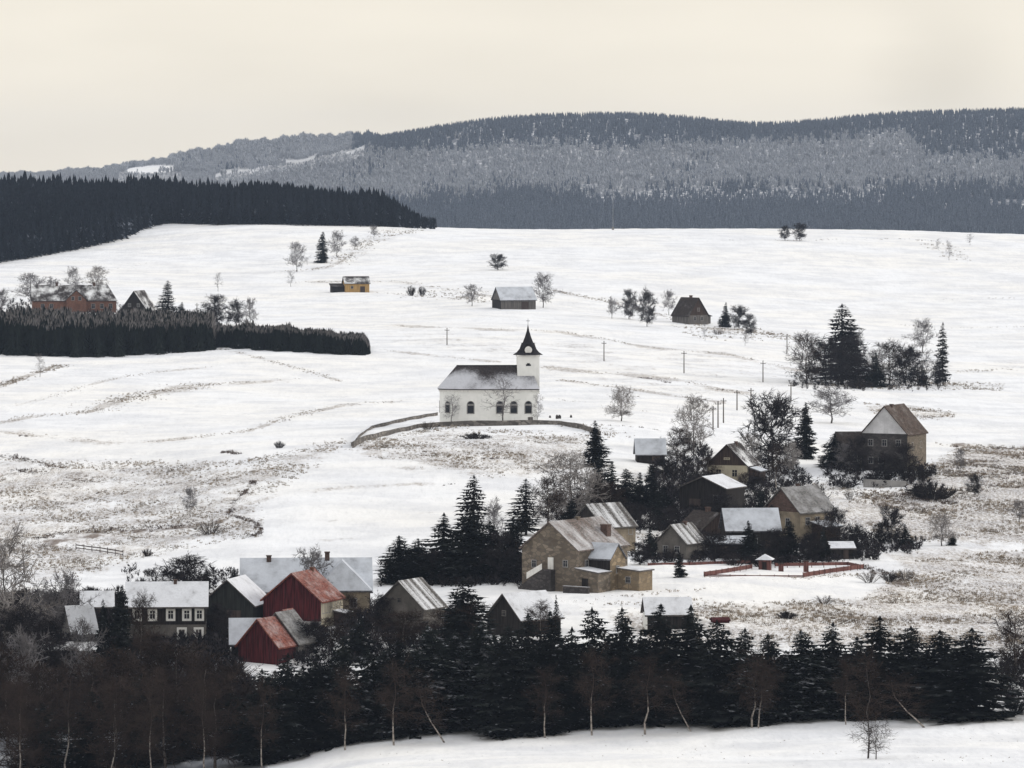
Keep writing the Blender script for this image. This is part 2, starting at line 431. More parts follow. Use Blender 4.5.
def build_ground():
    U = np.unique(np.concatenate([np.arange(-1100, -100, 60), np.arange(-100, 1124, 4), np.arange(1124, 2200, 60)])).astype(float)
    Dp = np.concatenate([np.arange(-300, 480, 15), np.arange(480, 1300, 2.5), np.arange(1300, 2460, 6), np.arange(2460, 9480, 40)]).astype(float)
    UU, DD = np.meshgrid(U, Dp)
    X = (UU - 512) / F * (np.maximum(DD, 0)*1.0 + np.where(DD < 480, (480 - DD)*.5, 0))
    Z = ground(X, DD)
    # small lie-of-the-land unevenness
    Z = Z + .14*np.sin(X*.11+DD*.07) + .10*np.sin(X*.23-DD*.19+1.3) + .07*np.sin(X*.41+DD*.37)
    nr, nc = UU.shape
    idx = np.arange(nr*nc).reshape(nr, nc)
    q = np.stack([idx[:-1,:-1], idx[:-1,1:], idx[1:,1:], idx[1:,:-1]], -1).reshape(-1, 4)
    V = np.stack([X, DD, Z], -1).reshape(-1, 3)
    me = mesh_np('ground', V, q)
    safe = np.maximum(DD, 300)
    pu = (512 + F*X/safe).ravel(); pv = (HV + F*(CZ - Z)/safe).ravel(); pd = DD.ravel()
    g = np.full(pu.shape, .06); s = np.zeros(pu.shape); fl = np.zeros(pu.shape)
    near = pd < 2700
    for poly, st, fe in GRASS: g = np.where(near, np.maximum(g, st*poly_mask(pu, pv, poly, fe)), g)
    for poly, st, fe in SOIL: s = np.where(near, np.maximum(s, st*poly_mask(pu, pv, poly, fe)), s)
    for line, hw, st in BANKS:
        d_ = np.full(pu.shape, 1e9)
        for (a0, b0), (a1, b1) in zip(line[:-1], line[1:]):
            m = near & (pu > a0-8) & (pu < a1+8)
            t_ = np.clip((pu[m]-a0)/(a1-a0), 0, 1); d_[m] = np.minimum(d_[m], np.abs(pv[m] - (b0+(b1-b0)*t_)) + 1.2*np.maximum(0, np.maximum(a0-pu[m], pu[m]-a1)))
        g = np.maximum(g, 1.3*st*np.clip(1.4 - d_/(hw*1.25), 0, 1)*(.8+.25*np.sin(pu*.08)))
    g[pd < 605] = .10
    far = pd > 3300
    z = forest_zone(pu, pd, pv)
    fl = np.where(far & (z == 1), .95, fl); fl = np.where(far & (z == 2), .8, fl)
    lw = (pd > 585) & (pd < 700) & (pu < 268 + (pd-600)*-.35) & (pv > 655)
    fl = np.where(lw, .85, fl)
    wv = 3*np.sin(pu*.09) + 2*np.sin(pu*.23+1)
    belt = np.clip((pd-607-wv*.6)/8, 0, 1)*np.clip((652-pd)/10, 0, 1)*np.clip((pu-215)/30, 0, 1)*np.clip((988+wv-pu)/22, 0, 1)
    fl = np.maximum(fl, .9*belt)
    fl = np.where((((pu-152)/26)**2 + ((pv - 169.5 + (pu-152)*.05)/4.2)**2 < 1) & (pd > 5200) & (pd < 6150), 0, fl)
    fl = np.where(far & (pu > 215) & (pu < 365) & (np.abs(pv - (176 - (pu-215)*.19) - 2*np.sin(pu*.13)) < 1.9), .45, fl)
    for n, a in (('grass', g), ('soil', s), ('floor', fl)):
        at_ = me.attributes.new(n, 'FLOAT', 'POINT'); at_.data.foreach_set('value', a.astype(np.float32))
    me.polygons.foreach_set('use_smooth', np.ones(len(me.polygons), bool))
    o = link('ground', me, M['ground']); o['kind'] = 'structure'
build_ground()

# ------------------------------------------------------------------ tree templates
def tri_mesh(name, P):
    P = np.asarray(P, float).reshape(-1, 3)
    return mesh_np(name, P, np.arange(len(P)).reshape(-1, 3))

def conifer(seed, H=14., Rr=3.2, dens=1.0, low=.04, droop=.35, spray=.34, power=.8, gap=.46):
    r = random.Random(seed); T = []
    z = H*low + .2
    sx = [r.uniform(0, 6.28) for _ in range(3)]
    while z < H*.985:
        t = z/H
        prof = (1-t)**power * min(1, (t-low*.4+.08)/.16)
        nb = max(5, int((8 + 7*(1-t))*dens))
        off = r.uniform(0, 6.28)
        for b in range(nb):
            az = off + 2*math.pi*b/nb + r.uniform(-.25, .25)
            lop = 1 + .2*math.sin(az+sx[0]) + .16*math.sin(2*az+sx[1]+z*.5) + .14*math.sin(z*1.9+sx[2]+az)
            rr = max(.2, Rr*prof*r.uniform(.72, 1.22)*lop)
            ca, sa = math.cos(az), math.sin(az)
            zz = z + r.uniform(-.2, .2)
            dr = droop*r.uniform(.6, 1.5)
            pts = []
            for i in range(4):
                s = i/3
                pts.append((ca*rr*s, sa*rr*s, zz + rr*(-dr*s*1.3 + dr*.75*s*s)))
            for i in range(3):
                a, c = pts[i], pts[i+1]
                s = (i+.6)/3
                w = rr*spray*(1-.55*s)*r.uniform(.7, 1.3)
                for sd in (-1, 1):
                    tip = (c[0] - sa*w*sd + ca*w*.35, c[1] + ca*w*sd + sa*w*.35, c[2] - w*r.uniform(.15, .55))
                    T += (a, c, tip) if sd > 0 else (c, a, tip)
                if i and r.random() < .75:
                    hgt = r.uniform(.25, .6)*min(1, rr/1.5)
                    T += (a, (c[0]+sa*.12, c[1]-ca*.12, c[2]), ((a[0]+c[0])/2, (a[1]+c[1])/2, min(a[2], c[2])-hgt))
            e = pts[-1]; w = rr*.13
            T += ((e[0]-sa*w, e[1]+ca*w, e[2]-.05), (e[0]+sa*w, e[1]-ca*w, e[2]-.05), (e[0]+ca*w*2.2, e[1]+sa*w*2.2, e[2]-w*.4))
        z += gap*(.6+.7*(1-t))*r.uniform(.55, 1.45)
    for k in range(5):
        a = k*1.257
        T += ((.2*math.cos(a), .2*math.sin(a), H*.95), (.2*math.cos(a+2), .2*math.sin(a+2), H*.95), (0, 0, H*1.0))
    tb = MB(); tb.tube([(0,0,-.6), (0,0,H*.5), (0,0,H*.96)], [H*.016, H*.009, .02], 6)
    return tb, T, H, Rr

def rvec(r):
    while True:
        v = Vector((r.uniform(-1,1), r.uniform(-1,1), r.uniform(-1,1)))
        if .1 < v.length < 1: return v.normalized()

def bare(seed, H=10., S=4., first=.22, n1=13, n2=9, n3=12, up=.5, tl=.095, tw=.036, droop=0., lean=0., ntr=1, thick=.017, low=.0, forks=3):
    """leafless tree: trunk, limbs, branchlets and a haze of thin twigs"""
    r = random.Random(seed); tr = MB(); br = MB(); T = []
    cz, rz = H*(.52+first*.30), H*(.49-first*.30)
    for q in range(ntr):
        a0 = r.uniform(0, 6.28); k = 0 if ntr == 1 else S*.35
        pts = [Vector((0,0,-.5)) + Vector((math.cos(a0), math.sin(a0), 0))*.15*(ntr > 1)]
        for i in range(1, 7):
            t = i/6
            pts.append(Vector((math.cos(a0)*k*t + r.uniform(-.02,.02)*H + lean*H*t*(1-.4*t), math.sin(a0)*k*t + r.uniform(-.02,.02)*H, H*.84*t)))
        rad = [H*thick*(1-.95*(i/6)**.7) + .010 for i in range(7)]
        tr.tube(pts, rad, 6)
        n1 = int(n1*1.55); n2 = max(5, int(n2*.85)); n3 = max(6, int(n3*.75))
        for i in range(n1):
            t = first + (1-first)*(((i+r.random())/n1)**1.15)*.97
            s = t*6; j = min(5, int(s)); p = pts[j].lerp(pts[j+1], s-j)
            az = i*2.4 + r.uniform(-.5, .5)
            el = r.uniform(-.08, .45) + up*.25 + .75*max(0, t-.35) if t < .85 else r.uniform(.6, 1.4)
            d = Vector((math.cos(az)*math.cos(el), math.sin(az)*math.cos(el), math.sin(el)))
            # reach until the crown's outline
            L = .3
            while L < H:
                e = p + d*L - Vector((lean*H*.5, 0, cz))
                if (e.x/S)**2 + (e.y/S)**2 + (e.z/rz)**2 > 1: break
                L += .25
            L *= r.uniform(.55, 1.08) if i % 3 else r.uniform(.85, 1.05); L = max(L, H*.14)
            lp = [p]
            dd = d.copy()
            for m in range(4):
                dd = (dd + rvec(r)*.28 + Vector((0,0,up*.07 - droop*.3*(m > 1)))).normalized()
                lp.append(lp[-1] + dd*L/4)
            lr = [max(.02, rad[j]*.55)*(1-.8*m/4) for m in range(5)]
            br.tube(lp, lr, 3, False)
            for b in range(n2):
                tt = .12 + .88*(b+r.random())/n2; s2 = tt*4; jj = min(3, int(s2)); bp = lp[jj].lerp(lp[jj+1], s2-jj)
                bd = ((lp[jj+1]-lp[jj]).normalized()*.55 + rvec(r)*1.0 + Vector((0,0,up*.45 - droop*.5))).normalized()
                bl = L*r.uniform(.30, .58)*(1.2-.65*tt) + H*.045
                mid = bp + bd*bl*.5 + rvec(r)*bl*.08
                end = mid + (bd + Vector((0,0,.25*up-.5*droop))).normalized()*bl*.5
                br.tube([bp, mid, end], [tw*.9, tw*.7, tw*.35], 3, False)
                for c in range(n3):
                    u_ = (c+r.random())/n3
                    tp = bp.lerp(mid, u_*2) if u_ < .5 else mid.lerp(end, u_*2-1)
                    td = (bd*.6 + rvec(r)*.9 + Vector((0,0,.3*up-.9*droop))).normalized()
                    ln = H*tl*r.uniform(.55, 1.25)
                    for f in range(forks):
                        td2 = td if f == 0 else (td + rvec(r)*.6).normalized()
                        st = tp if f == 0 else tp + td*ln*.4
                        w = td2.cross(rvec(r)).normalized()*tw*.5
                        T += (tuple(st-w), tuple(st+w), tuple(st+td2*ln*(1 if f == 0 else .7)))
    n = len(br.v); P = np.array(br.v) if br.v else np.zeros((0,3))
    for f in br.f:
        T += (br.v[f[0]], br.v[f[1]], br.v[f[2]], br.v[f[0]], br.v[f[2]], br.v[f[3]])
    return tr, T, H, S

def shrub(seed, H=3., S=2.5, stems=26, n=14, tl=.18, tw=.03):
    r = random.Random(seed); tr = MB(); T = []
    for i in range(stems):
        az = r.uniform(0, 6.28); k = r.random()**.5
        e = Vector((math.cos(az)*S*k, math.sin(az)*S*k, H*(1-.55*k*k)*r.uniform(.75, 1.05)))
        b = Vector((e.x*.3, e.y*.3, -.2)); m = b.lerp(e, .5) + Vector((0,0,H*.08)) + rvec(r)*.1*S
        tr.tube([b, m, e], [tw*1.2, tw, tw*.4], 3, False)
        for c in range(n):
            t = .2 + .8*(c+r.random())/n
            p = b.lerp(m, t*2) if t < .5 else m.lerp(e, t*2-1)
            for f in range(3):
                d = (rvec(r) + Vector((0,0,.5)) + (e-b).normalized()*.3).normalized()
                w = d.cross(rvec(r)).normalized()*tw*.5
                T += (tuple(p-w), tuple(p+w), tuple(p+d*H*tl*r.uniform(.6, 1.5)))
    return tr, T, H, S

TPL = {}
def template(kind, gens, trunk_mat, crown_mat):
    TPL[kind] = []
    for tr, T, H, S in gens:
        A_ = np.asarray(T, float).reshape(-1, 3); off = np.median(A_[:, :2], axis=0)
        S = float(np.percentile(np.hypot(A_[:, 0]-off[0], A_[:, 1]-off[1]), 94)); H = float(A_[:, 2].max())
        a = tr.mesh('trunk'); a.materials.append(trunk_mat)
        for p in a.polygons: p.use_smooth = True
        c = tri_mesh('crown', T); c.materials.append(crown_mat)
        TPL[kind].append((a, c, H, S))
template('spruce', [conifer(s, 14, 3.3, power=.50+.05*s, droop=.3+.05*s, dens=1.15, spray=.42) for s in range(5)], M['bark'], M['spruce_dark'])
template('spruce_snow', [conifer(20+s, 14, 3.3, power=.58, droop=.34, dens=1.15, spray=.42) for s in range(4)], M['bark'], M['spruce_snow'])
template('spruce_small', [conifer(40+s, 6, 2.0, gap=.34, power=.72, dens=1.2, spray=.45) for s in range(3)], M['bark'], M['spruce_dark'])
template('larch', [conifer(50+s, 16, 3.2, dens=.9, low=.10, droop=.22, spray=.55, power=.55, gap=.62) for s in range(3)], M['bark'], M['pine'])
template('bare_grey', [bare(60+s, 10, 4.2, first=.2+.04*s, tw=.058) for s in range(4)], M['bark_grey'], M['twig_grey'])
template('bare_pale', [bare(70+s, 10, 3.8, first=.18, tw=.055, n1=15) for s in range(2)], M['bark_grey'], M['twig_pale'])
template('bare_dark', [bare(80+s, 10, 4.0, first=.12, n1=17, n2=10, n3=14, tw=.07, up=.6, tl=.105) for s in range(3)], M['bark'], M['twig_dark'])
template('bare_brown', [bare(90+s, 11, 3.8, first=.12, n1=16, n2=10, n3=13, tw=.05, up=.55) for s in range(4)], M['bark_brown'], M['twig_brown'])
template('birch', [bare(100+s, 12, 3.3, first=.34, n1=13, n2=8, n3=10, tw=.032, up=.5, droop=.35, lean=l, thick=.012) for s, l in enumerate((.0, .06, -.10))], M['bark_birch'], M['twig_red'])
template('leaning', [bare(110, 11, 3.2, first=.3, n1=11, n2=8, n3=8, tw=.032, up=.4, droop=.2, lean=-.55, thick=.012)], M['bark_birch'], M['twig_red'])
template('sapling', [bare(120+s, 9, 1.8, first=.25, n1=9, n2=6, n3=6, tw=.03, up=.9, thick=.010) for s in range(2)], M['bark_grey'], M['twig_grey'])
template('young', [bare(130, 13, 2.6, first=.10, n1=15, n2=7, n3=7, tw=.026, up=.75, thick=.009)], M['bark_grey'], M['twig_red'])
template('shrub', [shrub(140+s) for s in range(3)], M['bark'], M['scrub'])
template('shrub_dark', [shrub(150+s, 3, 2.4, 34, 18, .2, .045) for s in range(3)], M['bark'], M['twig_dark'])
template('brush', [shrub(160, 1.6, 4.2, 60, 20, .3, .07)], M['bark'], M['twig_dark'])

NAMES = dict(spruce=('spruce_tree','tree'), spruce_snow=('spruce_tree','tree'), spruce_small=('young_spruce','tree'), larch=('larch_tree','tree'),
 bare_grey=('bare_tree','tree'), bare_pale=('bare_tree','tree'), bare_dark=('bare_tree','tree'), bare_brown=('bare_tree','tree'),
 birch=('birch_tree','tree'), leaning=('birch_tree','tree'), sapling=('young_tree','tree'), young=('young_tree','tree'),
 shrub=('shrub','shrub'), shrub_dark=('shrub','shrub'), brush=('brush_pile','brush pile'))
_k = {}
def tree(kind, u, top, w, label, base=None, d=None, group=None, variant=None, rot=None):
    p = at(u, base) if d is None else at_d(u, d)
    i = _k.get(kind, 0); _k[kind] = i+1
    a, c, H, S = TPL[kind][(i if variant is None else variant) % len(TPL[kind])]
    h = max(.4, (vrow(p) - top)*p.y/F)
    sz = h/H; sx = w*p.y/F/(2*S)
    nm, cat = NAMES[kind]
    o = thing(nm, p, label, cat, group, random.uniform(0, 6.28) if rot is None else rot)
    o.scale = (sx, sx, sz)
    link('trunk', a, None, o); link('crown' if cat == 'tree' else 'twigs', c, None, o)
    return o

# ------------------------------------------------------------------ buildings
CLEAR = []
class Block:
    """one gabled volume of a building: local x across the gable, y along the ridge, front gable at -y"""
    def __init__(s, root, W, L, He, Hr, wall, roof, gable=None, hip=(0, 0), oh=.4, t=.22, off=(0, 0, 0), lower=None,
                 slabs=(), windows=(), doors=(), chimneys=(), frame='grey_light', deep=2.5, mono=False, frame_w=.12):
        s.root, s.W, s.L, s.He, s.Hr, s.off = root, W, L, He, Hr, off
        w, l = W/2, L/2
        if mono:   # lean-to / flat shed, falls towards +x
            m = MB()
            P = [(-w, He+Hr), (w, He)]
            m.face((-w,-l,-deep), (w,-l,-deep), (w,-l,He), (-w,-l,He+Hr)); m.face((w,l,-deep), (-w,l,-deep), (-w,l,He+Hr), (w,l,He))
            m.face((w,-l,-deep), (w,l,-deep), (w,l,He), (w,-l,He)); m.face((-w,l,-deep), (-w,-l,-deep), (-w,-l,He+Hr), (-w,l,He+Hr))
            m.face((-w,-l,He+Hr), (w,-l,He), (w,l,He), (-w,l,He+Hr))
            s.emit(m, 'wall', wall)
            k = Hr/W; m = MB(); a, b = -w-oh, w+oh; za, zb = He+Hr+oh*k+.02, He-oh*k+.02
            q = [(a,-l-oh,za), (b,-l-oh,zb), (b,l+oh,zb), (a,l+oh,za)]
            s.shell(m, q, t); rf = s.emit(m, 'roof', roof)
        else:
            m = MB()
            gab = (hip[0] == 0, hip[1] == 0)
            top = He + Hr
            m.face((w,-l,-deep), (w,l,-deep), (w,l,He), (w,-l,He)); m.face((-w,l,-deep), (-w,-l,-deep), (-w,-l,He), (-w,l,He))
            for sg, g in ((-1, gab[0]), (1, gab[1])):
                pts = [(-w*-sg*-1*1.0 if False else -w, sg*l, -deep), (w, sg*l, -deep), (w, sg*l, He)]
                if g and gable is None: pts.append((0, sg*l, top))
                pts.append((-w, sg*l, He))
                m.face(*(pts if sg < 0 else reversed(pts)))
            s.emit(m, 'wall', wall)
            if gable is not None:
                for sg, g in ((-1, gab[0]), (1, gab[1])):
                    if not g: continue
                    m = MB(); y0, y1 = sg*l, sg*(l+.05)
                    tri = [(-w, He), (w, He), (0, top)]
                    fr = [(x, y1, z) for x, z in tri]; bk = [(x, y0-.0, z) for x, z in tri]
                    m.face(*(fr if sg < 0 else fr[::-1])); m.face(*(bk[::-1] if sg < 0 else bk))
                    for i in range(3):
                        j = (i+1) % 3; m.face(fr[i], bk[i], bk[j], fr[j])
                    s.emit(m, 'gable', gable)
            k = Hr/w; e = w + oh; ze = He - oh*k + .03; zr = top + .03
            y0, y1 = -l-oh, l+oh
            r0, r1 = y0 + hip[0], y1 - hip[1]
            m = MB()
            tp = dict(a=(-e,y0,ze+t), b=(e,y0,ze+t), c=(e,y1,ze+t), d=(-e,y1,ze+t), r=(0,r0,zr+t), q=(0,r1,zr+t))
            bt = {kk: (p[0], p[1], p[2]-t) for kk, p in tp.items()}
            for fc in (('b','c','q','r'), ('d','a','r','q')):
                m.face(*[tp[x] for x in fc]); m.face(*[bt[x] for x in reversed(fc)])
            if hip[0]: m.face(tp['a'], tp['b'], tp['r']); m.face(bt['r'], bt['b'], bt['a'])
            if hip[1]: m.face(tp['c'], tp['d'], tp['q']); m.face(bt['q'], bt['d'], bt['c'])
            def rim(p, q): m.face(bt[p], bt[q], tp[q], tp[p])
            rim('b','c'); rim('d','a')
            if hip[0]: rim('a','b')
            else: rim('a','r'); rim('r','b')
            if hip[1]: rim('c','d')
            else: rim('c','q'); rim('q','d')
            rf = s.emit(m, 'roof', roof)
        s.roof = rf
        if lower:
            hz, mt = lower; m = MB(); g = .05
            m.box(-w-g, -l-g, -deep, w+g, l+g, hz); s.emit(m, 'lower_wall', mt)
        for face, mt, nm in slabs:
            m = MB(); g0, g1 = .005, .07
            if face == 'right': m.box(w+g0, -l, -deep, w+g1, l, He-.05)
            if face == 'left': m.box(-w-g1, -l, -deep, -w-g0, l, He-.05)
            if face == 'front': m.box(-w, -l-g1, -deep, w, -l-g0, He-.05)
            s.emit(m, nm, mt)
        for wd in windows: s.window(*wd, frame=frame, fw=frame_w)
        for dd in doors: s.door(*dd)
        for cx, cy, cw, ct, *cm in chimneys:
            m = MB(); base = He + Hr*(1-abs(cx)/w) - .6
            m.box(cx-cw/2, cy-cw/2, base, cx+cw/2, cy+cw/2, ct); m.box(cx-cw/2-.08, cy-cw/2-.08, ct, cx+cw/2+.08, cy+cw/2+.08, ct+.15)
            s.emit(m, 'chimney', M[cm[0]] if cm else M['brick_dark'], rf)
    def shell(s, m, q, t):
        tp = [(a, b, c+t) for a, b, c in q]
        m.face(*tp); m.face(*reversed(q))
        for i in range(4):
            j = (i+1) % 4; m.face(q[i], q[j], tp[j], tp[i])
    def emit(s, m, name, mat, parent=None):
        ox, oy, a = s.off; ca, sa = math.cos(R(a)), math.sin(R(a))
        m.v = [(ox + x*ca - y*sa, oy + x*sa + y*ca, z) for x, y, z in m.v]
        return m.build(name, mat if not isinstance(mat, str) else M[mat], parent or s.root)
    def wallframe(s, face):
        w, l = s.W/2, s.L/2
        return {'front': ((0,-l), (1,0), (0,-1)), 'back': ((0,l), (-1,0), (0,1)),
                'right': ((w,0), (0,1), (1,0)), 'left': ((-w,0), (0,-1), (-1,0))}[face]
    def plate(s, m, face, p, z0, z1, hw, o0, o1, c=0):
        O, r, n = s.wallframe(face)
        xs = []
        for du in (c-hw, c+hw):
            for dn in (o0, o1):
                xs.append((O[0] + r[0]*(p+du) + n[0]*dn, O[1] + r[1]*(p+du) + n[1]*dn))
        x0, x1 = min(a for a, _ in xs), max(a for a, _ in xs); y0, y1 = min(b for _, b in xs), max(b for _, b in xs)
        m.box(x0, y0, z0, x1, y1, z1)
    def window(s, face, p, z, w, h, frame='white_paint', fw=.12, arch=False):
        m = MB(); o = .08
        s.plate(m, face, p, z-fw, z, w/2+fw, -.02, o+.05); s.plate(m, face, p, z+h, z+h+fw, w/2+fw, -.02, o)
        s.plate(m, face, p, z, z+h, fw/2, -.02, o, -w/2-fw/2); s.plate(m, face, p, z, z+h, fw/2, -.02, o, w/2+fw/2)
        s.plate(m, face, p, z, z+h, .03, -.02, o-.02); s.plate(m, face, p, z+h*.6, z+h*.6+.06, w/2, -.02, o-.03)
        win = s.emit(m, 'window', frame)
        g = MB(); s.plate(g, face, p, z, z+h, w/2, -.02, .02); s.emit(g, 'pane', 'glass', win)
        return win
    def door(s, face, p, w, h, mat='door', z=0.0):
        m = MB(); s.plate(m, face, p, z-.3, z+h, w/2, -.02, .1); return s.emit(m, 'door', mat)

def building(name, label, cat, u, v, yaw, *blocks, group=None, dz=0.0):
    p = at(u, v); p.z += dz
    root = thing(name, p, label, cat, group, R(yaw))
    CLEAR.append((p.x, p.y, .5*min(blocks[0]['W'], blocks[0]['L'])))
    out = [Block(root, **b) for b in blocks]
    return root, out

B = dict
# --- far fields
building('farmhouse', 'long brick farmhouse with patchy snow on its dark roof and a middle gable', 'farmhouse', 74, 312, -83,
  B(W=11, L=29, He=4.2, Hr=5.0, wall='brick', roof='roof_patch', hip=(0, 3.2), chimneys=[(0, -6, .9, 10.2), (0, 7, .9, 10.2)],
    windows=[('right', -11, 1.4, 1.1, 1.5), ('right', -8, 1.4, 1.1, 1.5), ('right', 6.5, 1.4, 1.1, 1.5), ('right', 9.5, 1.4, 1.1, 1.5), ('right', 12.5, 1.4, 1.1, 1.5)]),
  B(W=7, L=7, He=4.4, Hr=3.2, wall='brick', roof='roof_patch', off=(3.2, .6, 90), windows=[('front', -1.2, 4.3, .9, 1.2), ('front', 1.2, 4.3, .9, 1.2)]))
building('barn', 'dark steep gabled barn beside the long brick farmhouse', 'barn', 139, 315, -14,
  B(W=10.5, L=11, He=1.0, Hr=7.2, wall='dark_wood', roof='roof_patch', windows=[('front', -1.6, 3.0, .8, 1.0), ('front', 1.6, 3.0, .8, 1.0)], doors=[('front', 0, 2.2, 2.2)]))
building('barn', 'small yellow barn with dark lean-to out on the upper field', 'barn', 356, 292, -80,
  B(W=7, L=9.2, He=3.3, Hr=2.4, wall='yellow_wood', roof='roof_patch', doors=[('right', 2.0, 1.8, 2.2)], windows=[('right', -2, 1.4, .8, .8)]),
  B(W=4.5, L=5, He=2.0, Hr=.9, wall='dark_wood', roof='roof_dark', off=(-.6, -7.0, 0), mono=True))
building('barn', 'grey barn with blue-white roof between two round bare trees', 'barn', 514, 308.5, -70,
  B(W=9, L=13, He=3.2, Hr=4.2, wall='grey_wood', roof='roof_blue', slabs=[('front', 'dark_wood', 'gable_boarding')], doors=[('right', 2.5, 2.6, 2.4)]))
building('house', 'dark brown steep roofed house by the hedge trees on the upper field', 'house', 690, 323, 38,
  B(W=8.6, L=9, He=2.8, Hr=5.8, wall='grey_wood', gable='brown_wood', roof='roof_dark', chimneys=[(.4, 0, .8, 9.4)],
    windows=[('front', -1.6, 1.0, .9, 1.2), ('front', 1.6, 1.0, .9, 1.2), ('front', 0, 4.2, .8, 1.0)]),
  B(W=5, L=6, He=2.2, Hr=1.5, wall='grey_wood', roof='roof_dark', off=(6.2, 2.2, 0), mono=True))
building('cabin', 'small pale cabin half hidden inside the dark clump of trees', 'cabin', 861, 384, -70,
  B(W=4.5, L=5.5, He=2.6, Hr=2.2, wall='grey_light', roof='roof_white', doors=[('right', 1.2, .9, 2)], windows=[('right', -1.2, 1, .8, .9)]))
# --- right hillside
building('farmhouse', 'big farmhouse with snowy white gable and brown tiled roof, right hillside', 'farmhouse', 894, 470, -25,
  B(W=9.8, L=11, He=7.7, Hr=5.4, wall='stone_grey', gable='grey_white', roof='roof_brown', slabs=[('right', 'tan_brick', 'side_wall')],
    chimneys=[(.2, -2, .6, 13.4)], frame='grey_light',
    windows=[('front', -3.0, 5.2, .9, 1.2), ('front', 0, 5.2, .9, 1.2), ('front', 3.0, 5.2, .9, 1.2), ('front', -3.0, 1.6, .9, 1.2), ('front', -.8, 1.6, .9, 1.2), ('right', -2.5, 4.6, .9, 1.2), ('right', 2.5, 4.6, .9, 1.2), ('right', 0, 1.6, .9, 1.2)],
    doors=[('front', 2.6, 1.3, 2.2)]),
  B(W=7, L=11, He=4.6, Hr=2.6, wall='grey_render', roof='roof_dark', off=(-8.6, 5.0, -58), windows=[('right', -2.5, 1.6, 1, 1.2), ('right', 1, 1.6, 1, 1.2)]))
building('shed', 'low dark shed with white roof below the churchyard, left of bare shrubs', 'shed', 650, 463, -87,
  B(W=5, L=5.6, He=2.0, Hr=2.7, wall='dark_wood', roof='roof_blue', doors=[('right', 1, 1.6, 1.8)]))
building('house', 'small cream house with dark boarded gable and two front windows', 'house', 733, 480, -20,
  B(W=8.2, L=8, He=3.1, Hr=3.9, wall='cream', gable='brown_wood', roof='roof_patch', chimneys=[(.3, 1, .5, 7.4)],
    windows=[('front', -1.7, .9, 1.0, 1.3), ('front', 1.6, .9, 1.0, 1.3), ('front', 0, 4.3, 1.0, .2)], frame='cream'),
  B(W=2.2, L=4, He=1.9, Hr=.7, wall='brown_wood', roof='roof_blue', off=(5.3, -1, 0), mono=True))
building('barn', 'broad black-brown barn with white roof edge below the cream gabled house', 'barn', 712, 512, -28,
  B(W=9.5, L=8, He=4.6, Hr=2.0, wall='dark_wood', roof='roof_white', doors=[('front', -1.5, 2.4, 2.6)], windows=[('front', 2.6, 2.6, .7, .7)]))
building('house', 'tall house with reddish gable, wide grey tiled roof and tan walls', 'house', 799, 541, -48,
  B(W=9, L=8.6, He=5.4, Hr=4.0, wall='tan', gable='brick_dark', roof='roof_grey', chimneys=[(-.3, 0, .5, 9.9)],
    windows=[('right', -2.4, 3.2, .9, 1.2), ('right', 0, 3.2, .9, 1.2), ('right', 2.4, 3.2, .9, 1.2), ('front', -1.5, 3.0, .9, 1.2), ('front', 1.5, 3.0, .9, 1.2)]),
  B(W=3, L=4, He=2.8, Hr=.7, wall='brown_wood', roof='roof_blue', off=(6.2, .5, 0), mono=True))
building('house', 'dark house with clean white roof facing the valley behind the red fence', 'house', 750, 551, -84,
  B(W=7.5, L=9.0, He=3.8, Hr=3.3, wall='dark_wood', roof='roof_blue', windows=[('right', -2.4, 1.1, .9, 1.2), ('right', .2, 1.1, .9, 1.2)], doors=[('right', 2.6, 1.1, 2.1)]))
building('house', 'dark brown roofed house left of the clean white roofed one', 'house', 707, 546, 28,
  B(W=8, L=8, He=2.6, Hr=3.2, wall='brown_wood', roof='roof_dark', chimneys=[(.2, 0, .7, 6.6)], windows=[('front', -1.8, .9, .9, 1.1), ('front', 1.8, .9, .9, 1.1)]))
building('shed', 'low long shed with thin white roof in front of dark houses', 'shed', 729, 557, -86,
  B(W=3.6, L=6.4, He=2.3, Hr=.8, wall='dark_wood', roof='roof_blue', doors=[('right', -1, 1.4, 1.9)], mono=True))
building('cottage', 'small grey gabled cottage beside a red fence and young spruces', 'cottage', 681, 557, -32,
  B(W=5.6, L=6.4, He=2.6, Hr=2.8, wall='grey_render', roof='roof_streak', windows=[('front', -1.1, 1.0, .8, 1.0), ('front', 1.1, 1.0, .8, 1.0)], chimneys=[(.2, 1, .45, 5.8)]))
building('shed', 'little dark garden shed with white roof at the fence corner', 'shed', 842, 559, -86,
  B(W=2.8, L=3.6, He=1.8, Hr=.7, wall='dark_wood', roof='roof_white', doors=[('right', .5, .9, 1.6)], mono=True))
